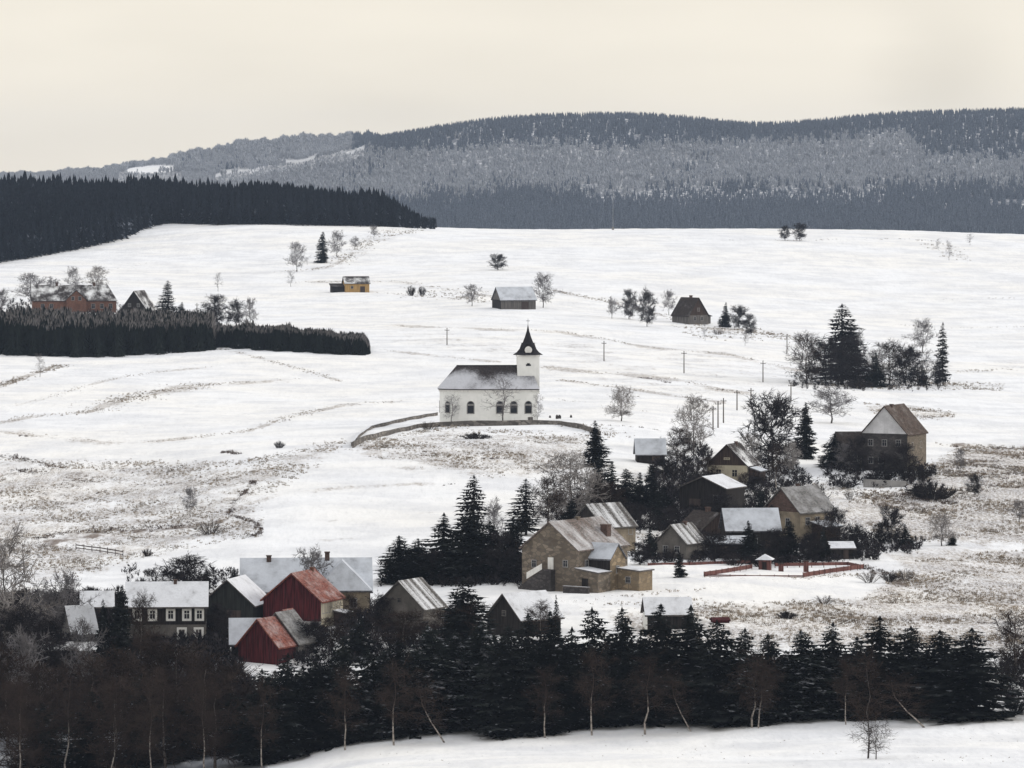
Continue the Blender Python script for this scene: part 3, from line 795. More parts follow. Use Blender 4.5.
# --- centre
q_root, q_b = building('stone_house', 'large brown stone house with outside stair and patchy tiled roof', 'house', 575, 586, -34,
  B(W=10.3, L=14.2, He=6.2, Hr=4.0, wall='stone', roof='roof_stone', oh=.35, frame='grey_light',
    chimneys=[(3.1, 4.0, 1.2, 9.3, 'brick_dark'), (0.1, 0.6, .5, 10.6, 'stone')],
    windows=[('front', -2.9, 3.3, .7, 1.0), ('front', 2.9, 3.6, .7, .9), ('right', -4.6, 3.4, .8, 1.1), ('right', 5.6, 3.4, .8, 1.1)],
    doors=[('front', .2, 1.0, 2.0, 'white_paint', 2.9)]),
  B(W=4.2, L=5, He=4.8, Hr=2.1, wall='stone_warm', roof='roof_blue', oh=.25, off=(6.6, -1.9, 90), windows=[('front', 0, 2.6, .7, 1.0)], slabs=[('left', 'dark_wood', 'boarding')]),
  B(W=4.0, L=3.6, He=2.8, Hr=.5, wall='stone', roof='roof_white', oh=.2, off=(7.16, -5.83, 0), mono=True, doors=[('front', -.3, 1.1, 2.0, 'dark_wood')]),
  B(W=4.0, L=3.8, He=2.9, Hr=.3, wall='stone_warm', roof='roof_white', oh=.25, off=(11.15, -.2, 0), mono=True, windows=[('front', 0, 1.2, .7, .8)], frame='grey_light'))
def stone_stair():
    m = MB(); W, L = 10.3, 14.2; n = 13; y0 = -L/2
    for i in range(n):
        x = -W/2 + .1 + i*.34; m.box(x, y0-1.25, -2, x+.34+.003*(i % 2), y0-.02, .25 + i*.22)
    m.box(-W/2+.1+n*.34, y0-1.25, -2, 1.0, y0-.02, .25+n*.22-.03)
    st = m.build('stair', M['stone_grey'], q_root)
    m = MB()
    a, b = (-W/2+.1, y0-1.30), (-W/2+.1+n*.34, y0-1.30)
    m.face((a[0]+1.6, a[1], 1.5), (b[0], b[1], 3.1), (b[0], b[1], 4.0), (a[0]+1.6, a[1], 2.5))
    m.face((a[0]+1.6, a[1]+.06, 2.5), (b[0], b[1]+.06, 4.0), (b[0], b[1]+.06, 3.1), (a[0]+1.6, a[1]+.06, 1.5))
    m.face((a[0]+1.6, a[1], 2.5), (b[0], b[1], 4.0), (b[0], b[1]+.06, 4.0), (a[0]+1.6, a[1]+.06, 2.5))
    m.build('stair_railing', M['white_paint'], st)
    m = MB(); m.box(W/2-.8, y0-2.9, -2, W/2+3.8, y0-2.5, .75); lw = m.build('yard_wall', M['stone_grey'], q_root)
    m = MB(); m.box(W/2-.9, y0-3.0, .752, W/2+3.9, y0-2.4, .93); m.build('snow_cap', M['roof_white'], lw)
stone_stair()
building('barn', 'barn with snow streaks down its grey roof behind the stone house', 'barn', 603, 549, -50,
  B(W=8.6, L=7.0, He=4.0, Hr=3.5, wall='dark_wood', roof='roof_streak', slabs=[('right', 'tan', 'side_wall')], windows=[('right', 2.4, 2.6, .8, 1.0)]))
# --- lower left village
building('house', 'dark red gabled house with red tiled roof and cream window side', 'house', 303, 625, -21,
  B(W=9.2, L=8.0, He=3.9, Hr=3.8, wall='red_wall', roof='roof_red', slabs=[('right', 'cream', 'side_wall')], lower=(.9, 'grey_light'),
    chimneys=[(0.2, 2.9, .5, 8.1, 'brick')], windows=[('right', y, 2.1, .62, 1.4) for y in (-3.2, -2.0, -.8, .4, 1.6, 2.8)]),
  B(W=1.6, L=2.4, He=1.7, Hr=.3, wall='brick_dark', roof='roof_white', off=(5.5, 1.8, 0), mono=True))
building('barn', 'low red gabled barn with red and grey roof, nearest below the big red house', 'barn', 267, 660, -27,
  B(W=6.3, L=5.0, He=2.2, Hr=3.5, wall='red_wall', roof='roof_red', ),
  B(W=6.9, L=4.6, He=2.3, Hr=3.9, wall='grey_wood', roof='roof_grey', off=(.1, 4.82, 0)),
  B(W=2.4, L=2.2, He=4.6, Hr=1.5, wall='red_wall', roof='roof_red', off=(-1.6, 8.6, 0)))
building('shed', 'shed with white roof sloping down beside the low red barn', 'shed', 245, 655, -86,
  B(W=5, L=3.8, He=1.9, Hr=3.0, wall='dark_wood', roof='roof_blue', doors=[('right', 0, 1.2, 1.7)]))
building('house', 'long white roofed house with white window frames on dark upper storey', 'house', 167, 641, -87,
  B(W=8.2, L=11.2, He=5.3, Hr=3.0, wall='dark_wood', roof='roof_white', lower=(2.7, 'grey_render'), frame_w=.32, frame='white_paint',
    windows=[('right', -4.2, 3.55, .7, 1.15), ('right', -2.0, 3.55, .7, 1.15), ('right', .6, 3.55, .7, 1.15), ('right', 2.9, 3.55, .7, 1.15), ('right', 4.7, 3.55, .7, 1.15), ('right', 2.2, .9, .8, 1.1), ('right', 4.6, .9, .8, 1.1)],
    chimneys=[(.3, 1.2, .45, 8.7)]))
building('barn', 'green-black gabled barn with white right roof edge, left of the red house', 'barn', 236, 624, -14,
  B(W=8.0, L=8.5, He=3.2, Hr=3.5, wall='green_wood', roof='roof_white', doors=[('front', 1, 2.2, 2.4)]))
building('farm_building', 'long farm building with two big pale roofs behind the red house', 'farm building', 306, 612, -87,
  B(W=10.5, L=19.2, He=3.5, Hr=4.4, wall='grey_render', roof='roof_blue', chimneys=[(.4, -5.6, .7, 8.4), (.2, 3.2, .7, 8.9)],
    windows=[('right', -7, 1.2, 1, 1.2), ('right', -4, 1.2, 1, 1.2), ('back', 1.5, 1.2, .9, 1.2)]),
  B(W=8.0, L=6, He=4.0, Hr=3.9, wall='tan', roof='roof_blue', off=(5.2, 5.4, 90), hip=(2.6, 0), windows=[('front', -1.6, 1.3, .9, 1.3), ('front', 1.6, 1.3, .9, 1.3)]),
  B(W=3.0, L=4.0, He=2.3, Hr=.8, wall='dark_wood', roof='roof_white', off=(7.0, -3.0, 0), mono=True))
building('house', 'grey gabled house with snow striped roof above brown shrubs', 'house', 410, 630, -27,
  B(W=7.8, L=6.6, He=3.4, Hr=3.7, wall='grey_render', roof='roof_streak', windows=[('front', 0, 4.2, .5, .6)], frame='grey_render'))
building('house', 'house with dark gable and broad white roof just below stone house', 'house', 524, 632, -48,
  B(W=7.2, L=7.6, He=2.2, Hr=3.3, wall='dark_wood', roof='roof_white', oh=.4, windows=[('front', 0, 2.6, .6, .6)], frame='grey_render'))
building('shed', 'white roofed shed peeping over foreground spruces right of the stone house', 'shed', 667, 629, -85,
  B(W=5, L=6.2, He=2.3, Hr=2.0, wall='dark_wood', roof='roof_white', slabs=[('front', 'white_render', 'end_wall')]))
building('shed', 'small shed with snowy roof at far left behind dark spruce', 'shed', 97, 620, -84,
  B(W=4.5, L=4.4, He=2.2, Hr=1.9, wall='dark_wood', roof='roof_white', doors=[('right', 0, 1.2, 1.8)]))
building('cottage', 'pale cottage with snowy roof and two windows among left brown trees', 'cottage', 79, 643, -65,
  B(W=4.5, L=3.6, He=1.8, Hr=3.4, wall='grey_light', roof='roof_white', windows=[('right', -.8, .5, .6, .9), ('right', .8, .5, .6, .9)], frame='grey_render'))
building('shed', 'low black shed with thin snowy roof at left village edge', 'shed', 66, 662, -94,
  B(W=4.5, L=8.5, He=1.6, Hr=.9, wall='dark_wood', roof='roof_patch', doors=[('right', 1, 1.4, 1.5)]))
building('hut', 'tiny dark red hut showing above the foreground spruce tops', 'hut', 720, 624, -80,
  B(W=2.2, L=2.3, He=.45, Hr=.3, wall='red_wall', roof='red_wall', oh=.15, deep=1.0))
def kiosk():
    p = at(765, 569); root = thing('kiosk', p, 'small red kiosk with snowy pointed roof inside the red fence', 'kiosk', None, R(-10))
    m = MB(); m.box(-.95, -.95, -.6, .95, .95, 1.5); m.build('wall', M['red_fence'], root)
    m = MB(); e = 1.45
    for i in range(4):
        c = [(-e,-e), (e,-e), (e,e), (-e,e)]; a, b = c[i], c[(i+1) % 4]
        m.face((*a, 1.55), (*b, 1.55), (0, 0, 2.45)); m.face((*b, 1.55), (*a, 1.55), (0, 0, 1.5))
    m.build('roof', M['roof_white'], root)
    m = MB(); m.box(-.35, -.99, -.4, .35, -.952, 1.2); m.build('door', M['dark_wood'], root)
kiosk()

# --- church on its knoll
def church():
    p = at(489, 420.5); p.z += .1
    root = thing('church', p, 'white village church with dark pointed spire on a walled knoll', 'church', None, R(2))
    k = F/p.y
    X = lambda u: (u - 489)/k
    hw = 5.1; xl, xr, xa = X(439.8), X(536.5), X(458); He = 6.9; Zr = 11.9
    # nave and five-sided choir end: plan outline
    plan = [(xr, -hw), (xr, hw), (xa, hw), (xl, hw*.45), (xl, -hw*.45), (xa, -hw)]
    m = MB()
    n = len(plan)
    for i in range(n):
        a, b = plan[i], plan[(i+1) % n]
        m.face((*b, -2), (*a, -2), (*a, He), (*b, He)) if False else m.face((*a, -2), (*b, -2), (*b, He), (*a, He))
    wall = m.build('wall', M['white_render'], root)
    m = MB()
    for i in range(n):   # eaves moulding
        a, b = Vector((*plan[i], 0)), Vector((*plan[(i+1) % n], 0)); d = (b-a).normalized(); o = Vector((d.y, -d.x, 0))
        a2, b2 = a + o*.22 - d*.1, b + o*.22 + d*.1
        for z0, z1 in ((He-.45, He-.02),):
            m.face((a2.x,a2.y,z0), (b2.x,b2.y,z0), (b2.x,b2.y,z1), (a2.x,a2.y,z1)); m.face((a.x,a.y,z1), (a2.x,a2.y,z1), (b2.x,b2.y,z1), (b.x,b.y,z1)); m.face((a.x,a.y,z0), (b.x,b.y,z0), (b2.x,b2.y,z0), (a2.x,a2.y,z0))
    m.build('cornice', M['white_paint'], wall)
    # roof: ridge from xa.. to tower, hip at both ends
    e = .45; c = Vector(((xl+xr)/2, 0, 0))
    ev = []
    for x, y in plan:
        v = Vector((x, y, 0)); dx = e if x > c.x else -e
        ev.append((x + (dx if abs(x-xr) < .1 or abs(x-xl) < .1 else -.1), y + math.copysign(e, y), He + .03))
    r0, r1 = (X(456.5), 0, Zr), (X(530), 0, Zr)
    m = MB(); t = .18
    up = lambda q: (q[0], q[1], q[2]+t)
    A, Bq, Cq, D, E, Fq = [up(q) for q in ev]; P0, P1 = up(r0), up(r1)
    m.face(A, Bq, P1); m.face(Bq, Cq, P0, P1); m.face(Cq, D, P0); m.face(D, E, P0); m.face(E, Fq, P0); m.face(Fq, A, P1, P0)
    for i in range(n):
        a, b = ev[i], ev[(i+1) % n]; m.face(a, b, up(b), up(a))
    m.face(*reversed(ev))
    roof = m.build('roof', M['roof_church'], root)
    m = MB(); m.box(P0[0], -.12, Zr+t-.12, X(517), .12, Zr+t+.14); m.build('ridge_cap', M['spire'], roof)
    # tower straddling the ridge
    tx, tw = X(528), 2.45; Tz = 14.5
    m = MB(); m.box(tx-tw, -tw, He-1, tx+tw, tw, Tz)
    tower = m.build('tower', M['white_render'], root)
    m = MB(); m.box(tx-tw-.15, -tw-.15, Tz-.35, tx+tw+.15, tw+.15, Tz); m.build('cornice', M['white_paint'], tower)
    # bell-cast spire: flared skirt, drum, needle
    prof = [(3.35, Tz+.002), (2.65, Tz+.55), (2.0, Tz+1.3), (1.62, Tz+2.3), (1.55, Tz+2.62), (1.28, Tz+2.64), (.72, Tz+4.0), (.30, Tz+5.3), (.06, Tz+6.6)]
    m = MB(); N = 8; base = 0
    for rr, z in prof:
        for i in range(N):
            an = math.pi/8 + i*math.pi/4; sq = 1.06 if z < Tz+.5 else 1.0
            m.v.append((tx + rr*sq*math.cos(an), rr*sq*math.sin(an), z))
    for j in range(len(prof)-1):
        for i in range(N):
            k2 = (i+1) % N; m.f.append((j*N+i, j*N+k2, (j+1)*N+k2, (j+1)*N+i))
    m.f.append(tuple(reversed(range(N))))
    sp = m.build('spire', M['spire'], root)
    def disc(cx, cy, cz, r, ny, name, mat, par, d=.12):
        m = MB(); N = 20
        f = [(cx + r*math.cos(i*2*math.pi/N), cy + ny*d, cz + r*math.sin(i*2*math.pi/N)) for i in range(N)]
        b = [(x, cy, z) for x, _, z in f]
        m.face(*f); [m.face(b[i], b[(i+1) % N], f[(i+1) % N], f[i]) for i in range(N)]
        return m.build(name, mat, par)
    dm = MB(); dm.box(tx-1.15, -2.35, Tz+.30, tx+1.15, -1.0, Tz+1.95); dmo = dm.build('dormer', M['spire'], sp)
    disc(tx, -2.353, Tz+1.12, .82, -1, 'clock_face', M['white_paint'], dmo)
    m = MB(); m.tube([(tx,0,Tz+6.4), (tx,0,Tz+8.0)], [.05,.04], 5); m.box(tx-.4, -.04, Tz+7.45, tx+.4, .04, Tz+7.55); m.build('cross', M['spire'], sp)
    # slate left bare along the hips and a slide mark
    # windows with round heads
    def arched(O, rx, nx, z, w, h, nm='window'):
        O = Vector(O); rx = Vector(rx); nx = Vector(nx); N = 9
        def ring(w_, h_, z0, off):
            pts = [(-w_/2, z0), (w_/2, z0)] + [(w_/2*math.cos(math.pi*i/N), z0+h_+w_/2*math.sin(math.pi*i/N)) for i in range(N+1)]
            return [tuple(O + rx*a + nx*off + Vector((0,0,b))) for a, b in pts]
        m = MB(); f0 = ring(w+.36, h+.1, z-.18, .10); b0 = ring(w+.36, h+.1, z-.18, -.02); i0 = ring(w, h, z, .10); n = len(f0)
        for i in range(n):
            j = (i+1) % n; m.face(f0[i], f0[j], i0[j], i0[i]); m.face(b0[i], b0[j], f0[j], f0[i])
            ib = ring(w, h, z, .0); m.face(i0[i], i0[j], ib[j], ib[i])
        for zz in (z+h*.85,):
            a, b = O + rx*(-w/2) + nx*.09, O + rx*(w/2) + nx*.09
            m.face((a.x,a.y,zz), (b.x,b.y,zz), (b.x,b.y,zz+.42), (a.x,a.y,zz+.42))
        wi = m.build(nm, M['grey_light'], root)
        g = MB(); g.face(*ring(w, h, z, .03)); g.build('pane', M['glass'], wi)
    for u in (470, 499, 513, 527.5): arched((X(u), -hw, 0), (1,0,0), (0,-1,0), 1.8, 1.35, 1.9)
    a, b = Vector((xl, -hw*.45, 0)), Vector((xa, -hw, 0)); d = (b-a).normalized()
    mid = a.lerp(b, .42); arched(tuple(mid), tuple(d), (d.y, -d.x, 0), 1.9, 1.0, 1.9)
    arched((xl, 0, 0), (0,-1,0), (-1,0,0), 1.9, 1.0, 1.9)
    m = MB(); m.box(tx-.55, -tw-.06, Tz-2.4, tx+.55, -tw+.02, Tz-2.05); m.box(tx-.3, -tw-.06, Tz-2.05, tx+.3, -tw+.02, Tz-1.8); m.build('tower_window', M['glass'], tower)
    m = MB(); m.box(X(527), -hw-.08, .1, X(532), -hw+.02, .9); m.build('cellar_hatch', M['grey_wood'], wall)
    # vestry gable in the angle of the tower
    m = MB(); x0, x1 = X(518.5), X(538.5); y0 = -hw-.02
church()

def wall_line(name, pts, h, th, mat, label, cat, cap=None):
    P = [at(u, v) for u, v in pts]
    # subdivide so the wall follows the ground
    Q = []
    for a, b in zip(P[:-1], P[1:]):
        n = max(1, int((b-a).length/3))
        for i in range(n): Q.append(a.lerp(b, i/n))
    Q.append(P[-1])
    for q in Q: q.z = float(ground(q.x, q.y))
    o = Q[0].copy(); m = MB(); c = MB()
    for i, q in enumerate(Q):
        d = (Q[min(i+1, len(Q)-1)] - Q[max(i-1, 0)]); d.z = 0; d.normalize(); n = Vector((-d.y, d.x, 0))*th/2
        hh = h*(1+.06*math.sin(i*1.7))
        r = q - o
        for M_, z0, z1, ex in ((m, -.8, hh, 1), (c, hh+.003, hh+.12, 1.25)):
            for sgn in (1, -1):
                e = r + n*sgn*ex
                M_.v += [(e.x, e.y, r.z+z0), (e.x, e.y, r.z+z1)]
    for M_ in (m, c):
        for i in range(len(Q)-1):
            a, b = i*4, (i+1)*4
            M_.f += [(a, b, b+1, a+1), (a+2, a+3, b+3, b+2), (a+1, b+1, b+3, a+3)]
        M_.f += [(0, 1, 3, 2), tuple(len(Q)*4-4+k for k in (0, 2, 3, 1))]
    root = thing(name, o, label, cat)
    m.build('masonry', mat, root)
    if cap: c.build('snow_cap', M[cap], root)
wall_line('stone_wall', [(353,447),(364,441),(391,434.5),(420,428.5),(440,426.5),(470,425.5),(500,425),(535,425),(560,425.5),(582,429),(600,435.5)], 1.0, .4, M['stone_yard'], 'low grey churchyard wall curving round the front of the knoll', 'wall')
wall_line('stone_wall', [(352,446),(358,438),(371,429),(400,422),(437,415.5)], .6, .4, M['stone_yard'], 'low wall running up behind the knoll to the church choir', 'wall', 'roof_white')
wall_line('stone_wall', [(864,486),(880,487),(906,488)], 1.3, .6, M['grey_light'], 'pale retaining wall below the big farmhouse with white gable', 'wall')
for i, u in enumerate((550, 557, 559.5, 571)):
    p = at(u, 418.0 + (i*5 % 3)*.6); m = MB(); w, h = .25+.06*(i % 3), .35+.14*((i*7) % 4)
    m.box(-w, -.12, -.3, w, .12, h); m.box(-w*.6, -.12, h, w*.6, .12, h+.2)
    o = m.build('gravestone', M['stone_grey']); o.location = p
    tag(o, 'dark gravestone behind the churchyard wall right of the church', 'gravestone', 'gravestones right of the church')

# --- poles
def pole(u, top, base, label, arm=True):
    p = at(u, base); h = (vrow(p)-top)*p.y/F
    root = thing('utility_pole', p, label, 'utility pole', 'wooden poles across the fields', R(random.uniform(-30, 30)))
    m = MB(); m.tube([(0,0,-.6), (0,0,h)], [.17, .12], 7); m.build('pole', M['pole'], root)
    if arm:
        m = MB(); m.box(-.75, -.07, h-.75, .75, .07, h-.6); m.build('crossarm', M['pole'], root)
        for x in (-.6, .6):
            m = MB(); m.tube([(x,0,h-.6), (x,0,h-.38)], [.06, .05], 6); m.build('insulator', M['grey_light'], root)
for a in [(447,328,345,'lone pole on the field just left of the church spire'),
 (604,341,361,'pole on the field to the right of church spire'),
 (684,351,373,'pole on the field above the frosted tree'),
 (763,361,382,'pole in open snow left of the dark tree clump'),
 (787,334,354,'highest pole, upper left of the dark tree clump'),
 (737,390,411,'taller left one of two poles above the cream gabled house'),
 (751,388,407,'pole right behind the big brown round tree, left side'),
 (718,401,428,'middle one of three close poles by the frosted tree'),
 (723.5,398,424,'right one of three close poles by the frosted tree'),
 (713,406,430,'left one of three close poles by the frosted tree'),
 (791,383,402,'pole between the big brown tree and the dark clump'),
 (197,303,321,'pole left of the bushes at plantation end')]: pole(*a)
def mast():
    p = at_d(613, 2290); root = thing('mast', p, 'thin pale mast standing at the crest before the dark hill', 'mast')
    m = MB(); m.tube([(0,0,-1), (0,0,21)], [.09, .05], 6); m.build('pole', M['metal'], root)
    m = MB(); m.box(-.5, -.5, -.5, .5, .5, 1.4); m.build('cabinet', M['grey_light'], root)
mast()

# --- fences
def board_fence(pts, h, label, mat='red_fence', posts=2.2, name='board_fence', group='red fence sections', rails=((.12, 1.0),)):
    P = [at(u, v) for u, v in pts]; o = P[0].copy()
    root = thing(name, o, label, 'fence', group)
    m = MB(); pm = []
    for a, b in zip(P[:-1], P[1:]):
        d = b - a; L = Vector((d.x, d.y, 0)).length; n = max(1, int(L/posts)); dv = Vector((d.x, d.y, 0)).normalized(); nn = Vector((-dv.y, dv.x, 0))*.03
        for i in range(n):
            p, q = a.lerp(b, i/n), a.lerp(b, (i+1)/n)
            p.z, q.z = float(ground(p.x, p.y)), float(ground(q.x, q.y)); p = p-o; q = q-o
            for r0, r1 in rails:
                v = []
                for e in (p, q):
                    for s in (1, -1):
                        for z in (r0*h, r1*h): v.append((e.x+nn.x*s, e.y+nn.y*s, e.z+z))
                k = len(m.v); m.v += v
                for f in ((0,4,5,1), (2,3,7,6), (1,5,7,3), (0,2,6,4), (0,1,3,2), (4,6,7,5)): m.f.append(tuple(k+x for x in f))
            pm.append(p)
    pm.append(P[-1]-o)
    m.build('boards', M[mat], root)
    for p in pm:
        c = MB(); c.box(p.x-.06, p.y-.11, p.z-.4, p.x+.06, p.y-.032, p.z+h+.1); c.build('post', M[mat], root)
board_fence([(704,577),(730,577.6),(760,578),(803,578)], .4, 'low front run of red fence facing the snowy terrace', rails=((.1,.45),(.55,1.0)))
board_fence([(704,577),(722,574),(752,569)], .75, 'red fence run slanting back from left corner to the kiosk')
board_fence([(803,578),(830,574),(864,569)], .8, 'red fence run slanting back to the right corner')
board_fence([(864,569),(848,566),(775,567)], .6, 'back run of red fence behind the kiosk yard')
board_fence([(648,567),(690,566),(752,564)], .6, 'long red fence run from grey cottage to the kiosk')
for u, lab in ((781,'red gate pillar just right of the kiosk'), (806,'tall red pillar in the middle of the fenced yard')):
    p = at(u, 571); root = thing('gate_pillar', p, lab, 'pillar'); m = MB(); m.box(-.4,-.4,-.5,.4,.4,1.5 if u > 790 else 1.1); m.build('shaft', M['red_fence'], root)
    m = MB(); z = 1.5 if u > 790 else 1.1; m.box(-.48,-.48,z+.003,.48,.48,z+.14); m.build('cap', M['brown_wood'], root)
board_fence([(76,550.5),(100,553.5),(123,557)], 1.1, 'grey wooden rail fence in the left meadow', 'brown_wood', 2.6, 'rail_fence', None, ((.3,.42),(.75,.9)))

# ------------------------------------------------------------------ woods that read as a mass
def low_conifer(seed, tiers=3, pts=5, R0=.2):
    r = np.random.default_rng(seed); T = []
    for k in range(tiers):
        z0, z1 = k/tiers*.86 + .03, min(1, (k+1.75)/tiers*.86 + .03) if k < tiers-1 else 1.0
        rad = R0*(1-k/tiers*.86)
        a0 = r.uniform(0, 6.28)
        for i in range(pts):
            a, b = a0 + i*2*math.pi/pts, a0 + (i+1)*2*math.pi/pts; m = (a+b)/2
            ra, rb = rad*r.uniform(.7, 1.25), rad*r.uniform(.35, .6)
            A = (ra*math.cos(a), ra*math.sin(a), z0 - .03*r.random()); Mx = (rb*math.cos(m), rb*math.sin(m), z0 + .05)
            C = (rad*1.0*math.cos(b), rad*math.sin(b), z0)
            T += [A, Mx, (0,0,z1), Mx, C, (0,0,z1)]
    return np.array(T, float).reshape(-1, 3, 3)
def low_frost(seed, n=30, w=.28):
    r = np.random.default_rng(seed); T = []
    for i in range(n):
        a = r.uniform(0, 6.28); z = r.uniform(.12, .75); k = w*math.sqrt(r.random())*(1-abs(z-.5)*.6)
        p = np.array([k*math.cos(a)*.5, k*math.sin(a)*.5, z]); e = np.array([k*math.cos(a)*1.3, k*math.sin(a)*1.3, min(1, z+r.uniform(.2, .4))])
        s = np.array([-math.sin(a), math.cos(a), 0])*r.uniform(.03, .07)
        T += [p-s, p+s, e]
    for a in (0, 2.1, 4.2):
        T += [(.012*math.cos(a), .012*math.sin(a), -.02), (.012*math.cos(a+2), .012*math.sin(a+2), -.02), (0,0,.8)]
    return np.array(T, float).reshape(-1, 3, 3)
def wood(name, temps, P, H, Wd, mat, label, cat='forest'):
    out = []
    which = rng.integers(0, len(temps), len(P))
    for i, t in enumerate(temps):
        s = which == i; n = s.sum()
        if not n: continue
        a = rng.uniform(0, 6.28, n); ca, sa = np.cos(a)[:, None, None], np.sin(a)[:, None, None]
        x, y, z = t[None, :, :, 0], t[None, :, :, 1], t[None, :, :, 2]
        h = H[s][:, None, None]; w = h*Wd[s][:, None, None]
        V = np.stack([(x*ca - y*sa)*w + P[s][:, 0][:, None, None], (x*sa + y*ca)*w + P[s][:, 1][:, None, None], z*h + P[s][:, 2][:, None, None]], -1)
        out.append(V.reshape(-1, 3))
    V = np.concatenate(out)
    o = link(name, mesh_np(name, V, np.arange(len(V)).reshape(-1, 3)), mat)
    tag(o, label, cat); o['kind'] = 'stuff'
    return o

def far_hills():
    n = 80000
    u = rng.uniform(-120, 1150, n); d = 3450 + (6450-3450)*rng.random(n)**.9
    x = (u-512)/F*d; z = ground(x, d); v = HV + F*(CZ-z)/d
    zone = forest_zone(u, d, v)
    h = rng.uniform(6, 10.5, n)
    wob = 2*np.sin(u*.07) + 1.5*np.sin(u*.19)
    strip = (u > 585+8*np.sin(v)) & (u < 885) & (np.abs(v - 189 - wob) < 1.7)
    infront = (u > 585) & (u < 885) & (v > 191+wob) & (v < 205)
    h = np.where(infront, h*.62, h)
    pat = (((u-152)/25)**2 + ((v - 169.5 + (u-152)*.05)/3.6)**2 < 1 + .3*np.sin(u*.3)) & (d < 6150) & (d > 5200)
    pat_f = (u > 118) & (u < 182) & (v >= 173) & (v < 186)
    h = np.where(pat_f, h*.35, h)
    ls = (u > 215) & (u < 365) & (np.abs(v - (176 - (u-215)*.19) - 2*np.sin(u*.13)) < 1.9) & (np.sin(u*.09) > -.35)
    lf = (u > 215) & (u < 365) & (v > (176 - (u-215)*.19)+1.5) & (v < (176 - (u-215)*.19)+13)
    h = np.where(lf, h*.45, h)
    rc = (u > 985) & (np.abs(v-206) < 5) & (np.sin(u*.8) > -.3)
    h = np.where(d > 5000, h*(.6+.4*np.clip((u-40)/120, 0, 1)), h)
    h = np.where((d > 5050) & (d < 5350), h*.78, h)
    h = np.where(d > 5500, h*(1.0 + .16*np.sin(u*.11) + .14*np.sin(u*.29+1) + .12*np.sin(u*.67)).clip(.5, 2), h)
    keep = ~((strip & (np.sin(u*.35)+np.sin(u*.11) > -.2) & (rng.random(n) < .45)) | pat | ls | rc)
    thin = rng.random(n)
    keep &= ~((zone == 2) & (thin > .88))
    P = np.stack([x, d, z-.4], -1)
    c = keep & (zone == 1); f = keep & (zone == 2)
    # mixed stands: some dark trees in the frosted wood, some frosted among the dark
    mixn = np.sin(u*.021+d*.004) + np.sin(u*.053-d*.009) + rng.normal(0, .7, n)
    sw = f & (mixn > 2.3); c |= sw; f &= ~sw
    sw = c & (zone == 1) & (mixn < -2.9) & (v < 170); f |= sw; c &= ~sw
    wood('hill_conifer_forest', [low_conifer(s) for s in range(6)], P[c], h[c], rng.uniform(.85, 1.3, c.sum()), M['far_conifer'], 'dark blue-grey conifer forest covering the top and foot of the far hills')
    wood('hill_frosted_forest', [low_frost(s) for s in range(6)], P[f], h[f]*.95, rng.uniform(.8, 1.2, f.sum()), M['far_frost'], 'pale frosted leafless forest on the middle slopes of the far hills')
far_hills()

EDGE = [(-160,292),(-60,275),(0,263),(60,253),(120,240.5),(160,225),(175,224),(215,225.5),(256,225),(330,226),(385,227),(432,229.5)]
EU = np.array([e[0] for e in EDGE], float)
ED = np.array([at(a, b).y for a, b in EDGE])
def left_wood():
    n = 5200
    u = rng.uniform(-150, 436, n); f = np.interp(u, EU, ED)
    back = np.maximum(2720, f+150)
    d = f + 6 + (back-f)*rng.random(n)**1.15
    x = (u-512)/F*d; z = ground(x, d)
    h = rng.normal(16.2, 1.7, n).clip(8, 20)*np.clip((447-u)/75, .3, 1)*(1 + .07*np.sin(x*.09) + .06*np.sin(x*.23+d*.05))*np.where(u < 200, .95, 1.0)
    wood('hillside_spruce_forest', [low_conifer(s, 8, 7, .21) for s in range(60, 70)], np.stack([x, d, z-.4], -1), h, rng.uniform(.8, 1.25, n), M['wood_conifer'], 'dark dense spruce forest on the left hillside above the snowy field')
left_wood()
def edge_row():
    tm = []
    for s in range(4):
        tr = MB(); tr.tube([(0,0,-.05), (0,0,.9)], [.016, .004], 5); a = tr.mesh('trunk'); a.materials.append(M['bark'])
        V = low_conifer(90+s, 10, 8, .19).reshape(-1, 3); c = mesh_np('crown', V, np.arange(len(V)).reshape(-1, 3)); c.materials.append(M['wood_conifer'])
        tm.append((a, c))
    for i in range(70):
        u = -14 + i*6.45 + random.uniform(-1.5, 1.5); d = float(np.interp(u, EU, ED)) + random.uniform(-3, 5)
        h = random.uniform(12, 18.5)*min(1, max(.3, (447-u)/75))
        o = thing('spruce_tree', at_d(u, d), 'dark spruce along the front edge of the left hillside forest', 'tree', 'spruces along the forest edge', random.uniform(0, 6))
        o.scale = (h*random.uniform(.85, 1.2),)*2 + (h,); a, c = tm[i % 4]; link('trunk', a, None, o); link('crown', c, None, o)
edge_row()

